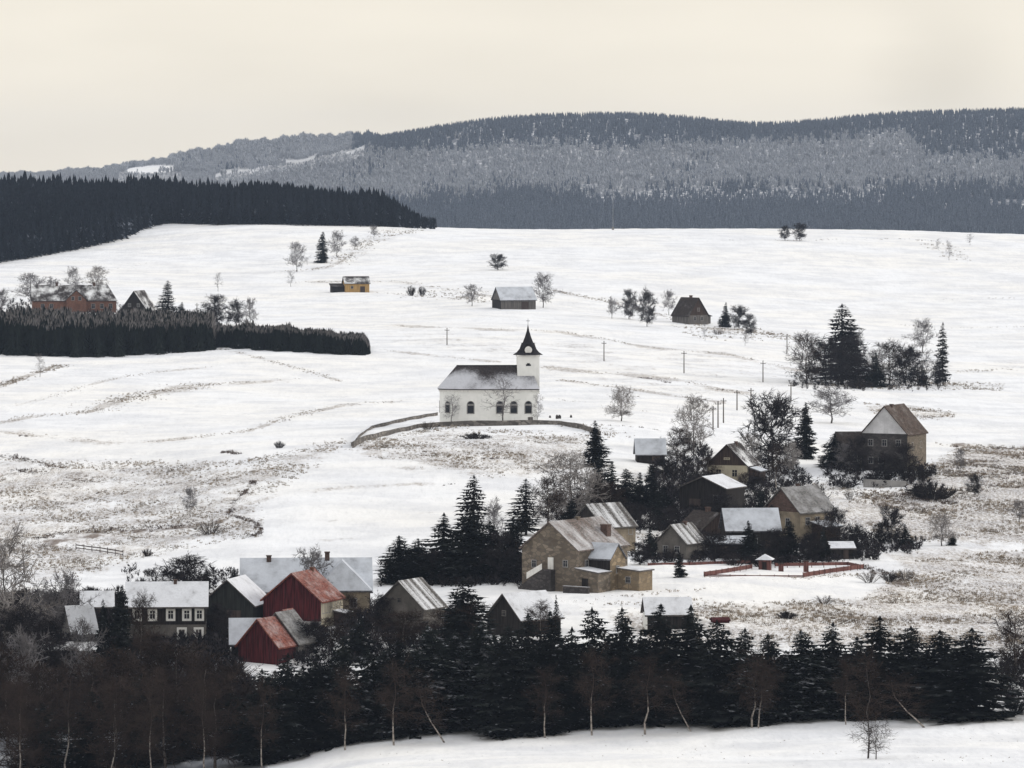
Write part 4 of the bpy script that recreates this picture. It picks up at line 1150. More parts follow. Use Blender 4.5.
def plantation(name, label, us, fronts, depth, hs, n, mat='plantation', frost=.5):
    u = rng.uniform(us[0], us[-1], n); fv = np.interp(u, us, fronts); fd = np.interp(u, us, [at(a, b).y for a, b in zip(us, fronts)])
    d = fd + depth*rng.random(n) + 3*np.sin(u*.31) + 2*np.sin(u*.9); x = (u-512)/F*d; z = ground(x, d)
    h = rng.normal(.97, .09, n).clip(.4, 1.5)*np.interp(u, us, hs)*(1 + .05*np.sin(x*.21+d*.05) + .04*np.sin(x*.53))
    wood(name, [low_conifer(s, 5, 6, .26) for s in range(30, 35)], np.stack([x, d, z-.2], -1), h, rng.uniform(.8, 1.2, n), M[mat], label, 'plantation')
    k = rng.random(n) < frost; k &= (d-fd) > depth*.15
    return np.stack([x, d, z-.1], -1)[k], h[k]
a, ha = plantation('young_spruce_plantation', 'dense dark block of young spruces with frosted top, left of the field', [-90, 0, 80, 150, 212], [352, 355, 357.5, 354, 351], 128, [9.2, 8.8, 8.2, 7.6, 6.8], 6500, frost=.5)
b, hb = plantation('low_spruce_plantation', 'lower dark strip of young spruces right of the taller plantation', [216, 260, 320, 362, 369], [347, 350, 353, 355, 355], 42, [5.6, 5.6, 5.2, 4.6, 2.6], 2600, frost=.55)
wood('frosted_saplings', [low_frost(s, 34, .22) for s in range(5)], np.concatenate([a, b]), np.concatenate([ha, hb])*1.0, rng.uniform(.7, 1.1, len(a)+len(b)), M['plantation_top'], 'frosted grey saplings rising through the two young spruce plantations', 'saplings')

# ------------------------------------------------------------------ dry grass along banks, tracks and rough ground
def smooth(pts, k=4):
    P_ = [np.array(p, float) for p in pts]; P_ = [2*P_[0]-P_[1]] + P_ + [2*P_[-1]-P_[-2]]; o = []
    for i in range(1, len(P_)-2):
        for j in range(k):
            t = j/k; a, b, c, d = P_[i-1:i+3]
            o.append(tuple(b + .5*t*(c-a + t*(2*a-5*b+4*c-d + t*(3*(b-c)+d-a)))))
    return o + [tuple(P_[-2])]
def tufts(name, label, lines, areas, mat, cat='grass', wide=True, more=1.0):
    P, H = [], []
    for pts, width, dens, hh in lines:
        Q = [at(u, v) for u, v in smooth(pts)]; width0, dens0 = width, dens
        for a_, b_ in zip(Q[:-1], Q[1:]):
            width, dn_ = (width0*2.1, dens0*2.2) if wide else (width0, dens0)
            L = (b_-a_).length; n = int(L*dn_)
            t = rng.random(n)
            gate = (np.sin(t*L*.21+a_.x) + np.sin(t*L*.067+a_.y) + rng.normal(0, 1.0, n)) > -1.9
            t = t[gate]; n = len(t)
            x = a_.x + (b_.x-a_.x)*t + rng.normal(0, width*.5, n)*.6; y = a_.y + (b_.y-a_.y)*t + rng.normal(0, width*.5, n)
            P.append(np.stack([x, y, ground(x, y)], -1)); H.append(hh*rng.uniform(.4, 1.2, n))
    for poly, n, hh in areas:
        n = int(n*more); hh = hh*.8
        us = [p[0] for p in poly]; vs = [p[1] for p in poly]
        dn, df = at(np.mean(us), max(vs)).y, at(np.mean(us), min(vs)).y
        k = n*3; u = rng.uniform(min(us), max(us), k); d = rng.uniform(min(dn, df)-20, max(dn, df)+20, k)
        x = (u-512)/F*d; z = ground(x, d); v = HV + F*(CZ-z)/d
        m = poly_mask(u, v, poly, 3) > rng.random(k)
        cl = np.sin(x*.35+d*.11) + np.sin(x*.13-d*.21+1) + np.sin(x*.8+d*.5)*.6 + rng.normal(0, 1.3, k)
        m &= cl > .1
        idx = np.nonzero(m)[0][:n]
        P.append(np.stack([x[idx], d[idx], z[idx]], -1)); H.append(hh*rng.uniform(.5, 1.5, len(idx)))
    P = np.concatenate(P); H = np.concatenate(H)
    T = []
    r = np.random.default_rng(5)
    B_ = []
    for k in range(7):
        a_ = r.uniform(0, 6.28); ln = r.uniform(.5, 1); tilt = r.uniform(.2, .8); o_ = np.array([r.normal(0,.3), r.normal(0,.3), -.05])
        s_ = np.array([-math.sin(a_), math.cos(a_), 0])*.13
        B_.append([o_-s_, o_+s_, o_ + np.array([math.cos(a_)*tilt, math.sin(a_)*tilt, ln])])
    wood(name, [np.array(B_)], P, H, np.ones(len(P)), mat, label, cat)
LN = [
 ([(0,423),(35,416),(88,412),(116,402),(169,390),(211,384.5),(302,380)], 2.6, 1.5, .35),
 ([(88,412),(116,402),(169,390),(211,384.5)], 5, 2.2, .45),
 ([(14,405.6),(46,398.6),(91,384.5),(123,377),(158,372),(211,367)], 1.6, .7, .3),
 ([(0,432),(53,437),(105,442.5),(148,442),(211,435.5),(253,430),(281,419.7),(340,405.6),(395,402)], 2.2, 1.4, .35),
 ([(0,386),(28,376),(63,365)], 2.2, 2.2, .45),
 ([(214,347.6),(246,354.6),(299,369),(340,381)], 1.6, 1.2, .35),
 ([(0,457),(35,465),(84,463),(140,463.6),(211,467),(239,463.6),(299,453),(345,441)], 3, 1.3, .4),
 ([(280,272),(330,267),(352,255),(375,240),(415,230)], 3.5, .9, .6),
 ([(310,262),(340,258),(372,236),(400,229)], 3.0, .7, .5),
 ([(295,282),(400,282),(450,290),(492,297)], 3, .8, .5),
 ([(380,293),(430,297),(492,304)], 2, .7, .5),
 ([(555,291),(600,300),(680,320),(700,326)], 3, .9, .6),
 ([(700,328),(760,332),(790,338),(800,342)], 4, 1.2, .6),
 ([(380,325),(450,328),(560,332),(640,346),(683,351),(726,354),(790,369)], 2, .8, .35),
 ([(340,343),(400,352),(455,358),(500,362)], 1.6, .8, .35),
 ([(541,367),(600,373),(640,376),(683,381),(715,389),(752,394)], 2.6, 1.5, .42),
 ([(560,380),(650,392),(683,397),(704,400),(726,403)], 1.8, .9, .35),
 ([(560,400),(620,408),(660,415)], 1.6, .7, .3),
 ([(790,369),(830,372)], 2, 1, .4), ([(730,240),(800,240.5),(930,240.5),(968,262)], 2.0, .35, .5),
 ([(900,325),(965,328),(1060,325)], 2, .6, .4), ([(940,300),(1060,296)], 2, .3, .4),
 ([(950,445),(1000,448),(1080,452)], 3, 2.2, .5),
 ([(960,372),(1010,369)], 3, 1.0, .5),
 ([(360,452),(395,440),(440,428),(470,426)], 3, 1.6, .5), ([(560,424),(600,430),(615,436)], 3, 2, .55),
 ([(700,578),(770,580),(865,574)], 1.0, 2.0, .35),
 ([(0,300),(150,262),(260,250)], 2, .1, .3),
 ([(640,608),(690,612),(760,612),(860,608)], 3, 1.8, .45), ([(810,620),(900,618),(1030,624)], 3, 2.4, .45),
 ([(500,606),(560,602),(640,604),(700,598)], 2.2, 1.6, .4),
 ([(600,600),(650,593),(700,590)], 1.4, 1.2, .35),
]
AR = [
 ([(-30,462),(235,462),(345,442),(320,465),(262,500),(262,535),(140,560),(60,580),(-30,560)], 3600, .42),
 ([(360,440),(440,428),(600,434),(610,465),(480,478),(370,458)], 1100, .42),
 ([(425,455),(520,452),(530,462),(430,466)], 160, .5),
 ([(850,500),(960,448),(1060,448),(1060,545),(880,540)], 3000, .45),
 ([(640,606),(860,600),(920,560),(1060,545),(1060,650),(640,640)], 4200, .42),
 ([(560,520),(700,470),(860,490),(850,560),(600,545)], 900, .4),
 ([(862,404),(955,412),(950,420),(880,417)], 260, .6),
 ([(945,382),(1005,385),(1000,391),(942,389)], 110, .6),
 ([(820,378),(950,382),(940,390),(820,388)], 260, .6),
 ([(915,240),(970,252),(960,261),(945,260)], 60, .8),
 ([(670,326),(760,330),(790,342),(700,338)], 170, .7),
 ([(400,288),(490,292),(490,303),(400,297)], 90, .6),
 ([(330,740),(1024,726),(1024,765),(330,765)], 60, .16),
]
tufts('dry_grass', 'dry tan grass poking through the snow on banks, tracks and rough meadows', LN, AR, M['grass'], more=3.2)
tufts('heather', 'dark brown heather and soil streaks across the left meadow and slopes', [
 ([(0,455),(35,462),(60,468)], 4, 5, .5), ([(18,470),(50,480),(90,484),(110,486)], 4, 6, .5), ([(90,485),(160,487),(175,492)], 2.5, 3, .4),
 ([(40,540),(65,533),(110,531),(150,529),(190,525)], 5, 7, .55), ([(38,540),(44,545),(52,545)], 3, 6, .5),
 ([(253,481),(252,485),(246,491.7),(238,499),(234,506),(230,514.6)], 1.2, 6, .45), ([(232,516),(246,520),(257,525),(260,530),(254,537)], 1.3, 5, .45),
 ([(225,452),(238,455)], 2, 6, .6), ([(905,494),(925,500),(958,504)], 3, 6, .6),
 ([(860,566),(880,572),(905,580)], 3, 6, .5), ([(640,378),(655,380),(668,383)], 2, 5, .6),
 ([(590,425),(640,428),(660,432)], 2, 3, .5), ([(20,436),(60,440)], 1.5, 3, .5), ([(950,447),(1060,451)], 1.5, 2.5, .5),
 ([(975,624),(1008,624.5)], 1.2, 8, .5), ([(440,486),(456,484)], 1, 2, .4), ([(480,459),(505,459)], 1.5, 6, .5)], [
 ([(0,465),(120,478),(200,490),(200,500),(60,500),(0,480)], 500, .4), ([(850,486),(910,492),(960,510),(880,515)], 350, .5),
 ([(940,460),(1030,455),(1030,500),(960,500)], 300, .5), ([(800,470),(860,490),(850,530),(800,500)], 150, .4)], M['heather'], 'heather', wide=False, more=2)

def undergrowth():
    T = [low_frost(s, 26, .5) for s in range(200, 206)]
    P, H = [], []
    for poly, n, hh in [
      ([(690,505),(762,500),(770,560),(690,562)], 240, 1.6), ([(765,540),(870,535),(880,560),(770,566)], 260, 1.5), ([(650,540),(700,540),(700,564),(655,564)], 90, 1.2),
      ([(820,462),(935,470),(930,490),(830,488)], 190, 1.5), ([(545,500),(700,490),(700,530),(560,530)], 330, 1.7), ([(380,565),(530,560),(528,586),(380,588)], 330, 1.5),
      ([(-40,600),(130,600),(225,640),(250,690),(-40,690)], 1500, 1.9), ([(-60,690),(255,690),(255,735),(-60,735)], 1900, 2.0),
      ([(370,612),(470,612),(480,660),(300,668),(290,650)], 420, 1.6), ([(200,600),(240,600),(240,650),(200,650)], 130, 1.4), ([(470,650),(640,655),(640,680),(460,680)], 330, 1.4),
      ([(790,376),(950,380),(945,390),(790,390)], 170, 1.2), ([(680,440),(712,450),(705,480),(690,500),(680,470)], 90, 1.6), ([(750,458),(800,462),(800,500),(760,490)], 100, 1.3),
      ([(1000,660),(1060,650),(1060,710),(1000,706)], 170, 1.3), ([(-10,300),(110,303),(240,318),(250,326),(-10,314)], 300, 1.6),
      ([(330,600),(372,600),(372,640),(340,640)], 80, 1.3), ([(650,465),(720,478),(700,520),(655,520)], 200, 1.7), ([(740,480),(800,470),(830,500),(770,515)], 160, 1.4), ([(870,540),(920,540),(925,552),(870,556)], 90, 1.2), ([(630,555),(660,555),(660,566),(640,566)], 30, 1.0), ([(120,570),(240,576),(230,592),(130,590)], 90, 1.3)]:
        us = [p[0] for p in poly]; vs = [p[1] for p in poly]; k = n*4
        d0, d1 = at(np.mean(us), max(vs)).y, at(np.mean(us), min(vs)).y
        u = rng.uniform(min(us), max(us), k); d = rng.uniform(min(d0, d1)-25, max(d0, d1)+25, k); x = (u-512)/F*d; z = ground(x, d); v = HV + F*(CZ-z)/d
        hh = hh*1.05; m = np.nonzero(poly_mask(u, v, poly, 4) > rng.random(k))[0][:int(n*1.7)]
        P.append(np.stack([x[m], d[m], z[m]-.1], -1)); H.append(hh*rng.uniform(.4, 1.3, len(m)))
    P = np.concatenate(P); H = np.concatenate(H)
    # keep clear of the buildings
    ok = np.ones(len(P), bool)
    for x, y, r in CLEAR: ok &= np.hypot(P[:, 0]-x, P[:, 1]-y) > r
    wood('undergrowth', T, P[ok], H[ok], rng.uniform(.8, 1.8, ok.sum()), M['twig_dark'], 'dark brambles and undergrowth between houses, gardens and woods', 'undergrowth')
undergrowth()

# ------------------------------------------------------------------ single trees and shrubs: kind, picture column, top row, width, label, base row / distance
UF = 'trees on the upper fields'
for a in [
 ('bare_grey', 297, 239, 21, 'round bare tree at the left end of the bushy field bank', 272),
 ('sapling', 291, 268, 10, 'small bare tree just below the round tree on the field bank', 287),
 ('spruce', 323, 231, 13, 'dark conifer on the field bank beside leafless trees', 263),
 ('bare_grey', 337, 229, 19, 'bare tree touching the dark conifer on the field bank', 257),
 ('bare_grey', 355, 235, 11, 'small bare tree between the bank conifer and the crest', 250),
 ('bare_grey', 374, 224, 10, 'little bare tree at the crest end of the field bank', 239),
 ('bare_dark', 498, 252, 18, 'lone round bushy tree in the snow above the grey barn', 270),
 ('bare_grey', 472, 282, 19, 'round bare tree left of the grey barn', 306),
 ('bare_grey', 543, 271, 26, 'large bare tree right of the grey barn', 308),
 ('sapling', 218, 271, 9, 'thin bare tree alone on snow above the dark bushes', 291),
 ('shrub_dark', 411, 284, 10, 'low dark bush right of the yellow barn, nearer to it', 296),
 ('shrub_dark', 422, 284, 9, 'low dark bush right of the yellow barn, farther from it', 296),
 ('bare_grey', 612, 295, 13, 'small bare tree at the left end of the hedge trees before the brown house', 319),
 ('bare_dark', 629, 287, 18, 'dark bare tree, second from left in the hedge trees', 319),
 ('bare_dark', 647, 283, 20, 'tallest dark bare tree in front of the hedge by the brown house', 327),
 ('bare_grey', 669, 288, 15, 'pale bare tree rising behind the dark brown house', 316),
 ('spruce_small', 726, 302, 13, 'dark conifer right of brown house, left one of the clump', 327),
 ('bare_dark', 739, 303, 20, 'dark leafless tree in the clump right of the brown house', 329),
 ('bare_dark', 749, 312, 14, 'small dark tree at the right end of clump by brown house', 336),
 ('sapling', 705, 320, 7, 'thin sapling in the snow below the dark brown house', 341),
 ('sapling', 745, 330, 8, 'short sapling below the clump right of brown house', 346),
 ('shrub', 718, 327, 14, 'low scrub in front of the brown house', 335),
 ('bare_dark', 785, 223, 13, 'left one of two dark trees standing on the crest', 240.5),
 ('bare_dark', 800, 221, 15, 'right one of two dark trees standing on the crest', 240.5),
 ('sapling', 938, 237, 6, 'tiny sapling at left of three on right crest', 251),
 ('sapling', 949, 239, 8, 'middle sapling of three on right crest, above scrub', 260),
 ('sapling', 970, 232, 7, 'small sapling farthest right on the crest', 245),
 ('bare_grey', 31, 270, 34, 'wide bare tree behind the left end of the brick farmhouse', 304),
 ('bare_grey', 73, 265, 18, 'bare tree behind the middle of the brick farmhouse roof', 295),
 ('bare_pale', 97, 264, 22, 'pale bare tree behind the right end of brick farmhouse', 292),
 ('bare_grey', 52, 275, 18, 'low bare tree touching the ridge of brick farmhouse', 297),
 ('bare_grey', 2, 287, 16, 'bare bush at the left picture edge by the farmhouse', 312),
 ('larch', 168, 280, 20, 'sparse larch right of the dark steep barn', 316),
 ('spruce_small', 182, 302, 13, 'small conifer between the sparse larch and the bushes', 319),
 ('spruce_small', 195, 312, 10, 'smallest conifer near the plantation top', 321),
 ('bare_dark', 215, 292, 26, 'wide dark bare bush at the plantation end, left one of three', 326),
 ('bare_dark', 236, 295, 18, 'bare dark bush at plantation end, middle one of three', 326),
 ('bare_grey', 250, 295, 17, 'bare grey bush at plantation end, right one of three', 327),
 ('sapling', 40, 352, 11, 'thin bare sapling on the snow below the tall plantation', 377),
]: tree(a[0], a[1], a[2], a[3], a[4], base=a[5], group=UF)

CL = 'trees of the dark clump on the right field'
for a in [
 ('bare_brown', 806, 328, 38, 'round brown leafless tree at the left end of the dark clump', 384),
 ('bare_dark', 826, 332, 38, 'dense bare tree, second from left in the dark clump', 385),
 ('larch', 842, 303, 46, 'tallest tree of dark clump, a sparse conifer', 384),
 ('bare_dark', 850, 332, 36, 'dark leafless tree at the foot of the clump\'s tallest conifer', 387),
 ('bare_dark', 838, 340, 30, 'dark leafless tree just left of tallest conifer in the clump', 387),
 ('spruce_small', 876, 352, 20, 'short dark spruce right of the pale cabin', 387),
 ('bare_brown', 889, 336, 40, 'brown bare tree in the middle right of dark clump', 385),
 ('bare_dark', 906, 340, 30, 'dark leafless tree in the right part of the clump', 386),
 ('bare_grey', 923, 317, 28, 'open bare tree on the snow behind the right end of the clump', 353),
 ('larch', 943, 321, 15, 'very slim dark conifer at the right end of the clump', 386),
 ('bare_dark', 938, 358, 16, 'small dark bush below the slim conifer', 387),
 ('spruce_small', 922, 364, 11, 'tiny dark spruce between clump and slim conifer', 386),
  ('shrub_dark', 858, 376, 30, 'low dark scrub below the pale cabin', 389),
 ('bare_brown', 873, 348, 30, 'brown leafless tree just right of the pale cabin', 386),
 ('bare_brown', 918, 346, 32, 'brown leafless tree between the clump and its slim right conifer', 386),
 ('bare_dark', 852, 318, 26, 'dark leafless tree behind the clump\'s tallest conifer', 380),
]: tree(a[0], a[1], a[2], a[3], a[4], base=a[5], group=CL)

RH = 'trees of the right hillside'
for a in [
 ('bare_grey', 831, 382, 46, 'wide spreading bare tree behind the wing of the big farmhouse', 424),
 ('bare_pale', 621, 383, 30, 'frosted round tree on open snow right of the church', 422),
 ('bare_pale', 694, 391, 38, 'tall frosted bare tree above the cream gabled house', 452),
 ('bare_brown', 677, 425, 34, 'brown bare tree beside the white roofed shed', 464),
 ('bare_dark', 773, 385, 60, 'large dense dark brown round tree in the middle of the hillside', 470),
 ('bare_pale', 752, 430, 24, 'pale bare tree at the left foot of the large brown tree', 470),
 ('bare_pale', 792, 440, 20, 'pale leafless tree at the right foot of the large brown tree', 474),
 ('birch', 776, 440, 26, 'thin birch growing in front of the large brown tree', 492),
 ('spruce', 806, 402, 22, 'slim dark spruce right of the large brown tree', 459),
 ('spruce', 834, 433, 26, 'dark spruce in front of the farmhouse wing', 468),
 ('bare_dark', 860, 432, 30, 'dark leafless tree hiding the left corner of the big farmhouse', 476),
 ('bare_grey', 846, 440, 24, 'grey bare tree between the spruce and the big farmhouse', 472),
 ('shrub_dark', 918, 462, 32, 'dark bush against the right wall of the big farmhouse', 480),
 ('shrub_dark', 872, 474, 26, 'dark hedge at the front wall of the big farmhouse', 484),
 ('shrub_dark', 846, 478, 26, 'dark shrub below the left corner of the big farmhouse', 488),
 ('bare_dark', 975, 470, 18, 'round dark bush alone on the right brown slope', 496),
 ('bare_grey', 960, 446, 14, 'small grey tree above the round dark bush', 474),
 ('bare_dark', 892, 502, 26, 'dark leafless bush on the slope below the big farmhouse', 547),
 ('spruce_small', 905, 524, 18, 'small dark spruce touching the leafless slope bush', 547),
 ('bare_dark', 882, 520, 20, 'low dark bush left of the slope bush', 547),
 ('shrub_dark', 868, 545, 14, 'black little bush at the left foot of slope bushes', 551),
 ('bare_pale', 942, 510, 30, 'frosted thin tree on right slope beside a tiny spruce', 546),
 ('spruce_small', 953, 532, 11, 'tiny dark spruce beside the frosted thin tree', 545),
 ('bare_grey', 1019, 498, 20, 'bare bush at the right picture edge on the slope', 522),
 ('brush', 932, 478, 46, 'dark heap of brush below the right farmhouse on snow', 499),
 ('shrub_dark', 890, 570, 18, 'dark brush on the bank right of the red fence', 582),
 ('shrub', 905, 566, 26, 'pale brown scrub at bank end right of the red fence', 580),
 ('shrub', 870, 568, 26, 'pale scrub directly below the red fence corner', 582),
 ('shrub', 825, 594, 26, 'grey-brown scrub on the snow below the red fence', 604),
 ('brush', 787, 609, 20, 'dark brush heap on the rough field near the spruce tops', 619),
 ('shrub', 850, 486, 12, 'tiny scrub tuft right of the tall reddish gabled house', 500),
 ('shrub', 885, 500, 14, 'scrub tuft on the brown slope below retaining wall', 512),
]: tree(a[0], a[1], a[2], a[3], a[4], base=a[5], group=RH)

VC = 'trees around the village houses'
for a in [
 ('spruce', 595, 420, 24, 'dark spruce below the churchyard wall, tallest there', 466),
 ('spruce', 598, 455, 26, 'dark spruce right below the tall churchyard one', 500),
 ('spruce_small', 612, 462, 28, 'dark spruce in the belt, second from its left end', 505),
 ('spruce', 626, 468, 26, 'dark spruce in the middle of the village belt', 508),
 ('spruce_small', 640, 472, 26, 'dark spruce in the belt, right of its middle', 510),
 ('spruce', 651, 464, 20, 'narrow tall spruce near the right end of the belt', 512),
 ('spruce_small', 663, 482, 24, 'dark spruce at the right end of the village belt', 516),
 ('bare_pale', 570, 447, 64, 'big round frosted tree behind the stone house', 522),
 ('bare_brown', 548, 470, 40, 'brown leafless tree left of the big frosted tree', 526),
 ('bare_brown', 610, 480, 36, 'brown leafless tree in front of the spruce belt', 520),
 ('larch', 526, 478, 34, 'sparse tall conifer left of the frosted round tree', 535),
 ('larch', 474, 474, 38, 'tall sparse conifer rising over dark spruces left of stone house', 552),
 ('bare_grey', 494, 494, 26, 'grey bare tree between the two sparse conifers', 545),
 ('spruce', 399, 535, 46, 'dark spruce at the far left of the central group', 584),
 ('spruce', 418, 538, 40, 'dark spruce second from the left in the central group', 584),
 ('spruce', 444, 512, 52, 'broad dark spruce third from the left in the central group', 582),
 ('spruce', 470, 508, 54, 'broad dark spruce under the tall sparse conifer', 582),
 ('spruce', 490, 520, 42, 'dark spruce in the central group, second from the right', 580),
 ('spruce', 513, 516, 44, 'dark spruce touching the stone house gable side', 580),
 ('spruce', 463, 577, 62, 'big dark spruce between the striped roof and the white roofed house', 656),
 ('spruce_small', 650, 527, 20, 'young spruce on snow right of the stone house barn', 559),
 ('spruce_small', 679, 551, 13, 'small single spruce on snow in front of the long red fence', 578),
 ('bare_dark', 720, 488, 34, 'dark leafless tree before the broad black-brown barn', 520),
 ('bare_dark', 692, 524, 30, 'dark bare tree covering the dark brown roofed house', 556),
 ('bare_brown', 708, 455, 30, 'brown bush at the left corner of the cream gabled house', 482),
 ('spruce', 762, 487, 22, 'dark spruce left of the tall reddish gabled house', 527),
 ('spruce', 790, 520, 26, 'dark spruce in front of the tall tan house', 562),
 ('bare_dark', 778, 526, 30, 'dark bush right of clean white roofed house', 562),
 ('spruce_small', 824, 526, 18, 'dark young spruce left of the little garden shed', 561),
 ('bare_dark', 835, 500, 28, 'dark bare tree at the right wall of the tall tan house', 548),
 ('bare_dark', 856, 520, 22, 'dark leafless bush right of the little garden shed', 556),
 ('bare_dark', 812, 530, 24, 'dark leafless bush between tall tan house and garden shed', 563),
 ('shrub_dark', 760, 548, 30, 'dark garden hedge behind the kiosk', 566),
 ('shrub_dark', 735, 550, 26, 'dark garden hedge left of the kiosk', 566),
 ('shrub_dark', 670, 545, 18, 'dark shrub at the grey cottage\'s left wall', 562),
 ('bare_brown', 745, 470, 20, 'brown twiggy bush right of the cream gabled house', 494),
 ('sapling', 452, 391, 22, 'small frosted tree in front of the church choir', 424),
 ('sapling', 503, 373, 34, 'bare frosted tree in front of the church nave windows', 424),
 ('sapling', 538, 390, 15, 'thin bare tree at the right corner of church', 424),
 ('brush', 476, 431, 30, 'dark oval brush heap on the snow below the church', 440),
 ('shrub', 428, 420, 22, 'brown scrub along the churchyard wall left of the choir', 430),
 ('bare_grey', 190, 484, 18, 'thin leafless tree alone in the brown left meadow', 518),
 ('shrub', 210, 517, 34, 'wide pale shrub right of the thin meadow tree', 534),
 ('shrub_dark', 279, 439, 12, 'little round bush on snow above the winding path', 449),
 ('bare_dark', 187, 549, 54, 'wide dark purple-brown tree behind the long white roofed house', 592),
 ('spruce_small', 207, 567, 12, 'tiny dark spruce right of the purple-brown tree', 588),
 ('spruce_small', 234, 567, 10, 'tiny dark spruce above the green-black gabled barn', 580),
 ('bare_grey', 312, 541, 46, 'frosted grey tree between the two big pale roofs', 617),
 ('shrub_dark', 147, 547, 12, 'dark round bush at the right end of the rail fence', 557),
 ('shrub_dark', 149, 567, 13, 'dark round bush below the rail fence end', 576),
 ('shrub_dark', 141, 576, 12, 'dark bush just above the long white roof', 584),
 ('shrub_dark', 91, 585, 20, 'dark evergreen shrub above the small snowy shed', 597),
 ('spruce', 122, 584, 30, 'pointed dark spruce left of the long white roofed house', 672),
 ('spruce', 103, 598, 20, 'dark spruce close left of the pointed spruce', 674),
 ('bare_brown', 141, 585, 32, 'brown leafless tree covering the white roof\'s left end', 664),
 ('spruce_small', 556, 594, 9, 'very narrow dark conifer by the white roofed house below', 636),
 ('bare_brown', 541, 598, 36, 'brown twiggy tree in front of the white roofed house', 640),
 ('bare_brown', 404, 608, 66, 'wide brown shrub tree in front of the striped roof house', 650),
 ('bare_brown', 443, 606, 40, 'brown bushy tree right of the striped roof house', 652),
 ('spruce_small', 361, 618, 38, 'low broad spruce right below the red house', 660),
 ('bare_dark', 308, 616, 42, 'dark shrub covering the red house\'s lower right wall', 655),
 ('bare_brown', 350, 590, 26, 'brown leafless bush right of the red house', 626),
 ('bare_dark', 215, 600, 22, 'dark twiggy bush at the green-black gabled barn', 640),
 ('shrub', 196, 640, 46, 'pale snowy shrub in front of the long white roofed house', 662),
 ('shrub_dark', 225, 612, 22, 'dark shrub left of the sloping white shed roof', 645),
 ('bare_dark', 672, 500, 34, 'dark leafless tree above the long red fence run', 540),
 ('bare_dark', 715, 528, 40, 'dark leafless bush in front of the dark brown roofed house', 562),
 ('bare_dark', 775, 500, 30, 'dark leafless tree at the reddish gable of the tall house', 540),
 ('spruce', 748, 520, 24, 'dark spruce before the clean white roofed house', 563),
 ('bare_dark', 700, 470, 36, 'dark leafless tree behind the left end of the black-brown barn', 506),
 ('bare_brown', 822, 515, 34, 'brown leafless tree right of the tall tan house', 556),
 ('bare_dark', 665, 455, 34, 'dark leafless tree right of the churchyard shed', 478),
 ('bare_dark', 640, 540, 26, 'dark leafless bush right of the stone house end', 566),
 ('bare_dark', 640, 500, 30, 'dark leafless tree between spruce belt and stone house barn', 534),
 ('spruce', 660, 497, 22, 'dark spruce between the belt and the broad black-brown barn', 530),
 ('bare_dark', 755, 470, 26, 'dark leafless tree behind the broad black-brown barn', 506),
 ('bare_dark', 735, 505, 30, 'dark leafless tree between the dark barn and clean white roof', 545),
 ('bare_dark', 530, 540, 30, 'dark leafless bush at the stone house\'s left foot', 584),
 ('bare_dark', 432, 545, 34, 'dark leafless tree among the central spruces', 584),
 ('bare_dark', 500, 528, 36, 'dark leafless tree close to the stone house gable', 582),
 ('bare_brown', 585, 470, 40, 'brown leafless tree right of the big frosted tree', 520),
 ('spruce', 572, 500, 24, 'dark spruce at the foot of the big frosted tree', 532),
 ('bare_brown', 470, 596, 46, 'brown leafless tree right of the big dark village spruce', 655),
 ('bare_brown', 330, 612, 34, 'brown leafless tree below the cream side of the red house', 652),
 ('bare_dark', 380, 588, 30, 'dark leafless tree left of the striped roof house', 634),
 ('bare_dark', 222, 606, 24, 'dark leafless tree between white house and green-black barn', 634),
 ('bare_dark', 905, 440, 30, 'dark twiggy tree at the right wall of the big farmhouse', 484),
 ('bare_dark', 885, 448, 28, 'dark twiggy tree before the front wall of the big farmhouse', 484),
]: tree(a[0], a[1], a[2], a[3], a[4], base=a[5], group=VC)

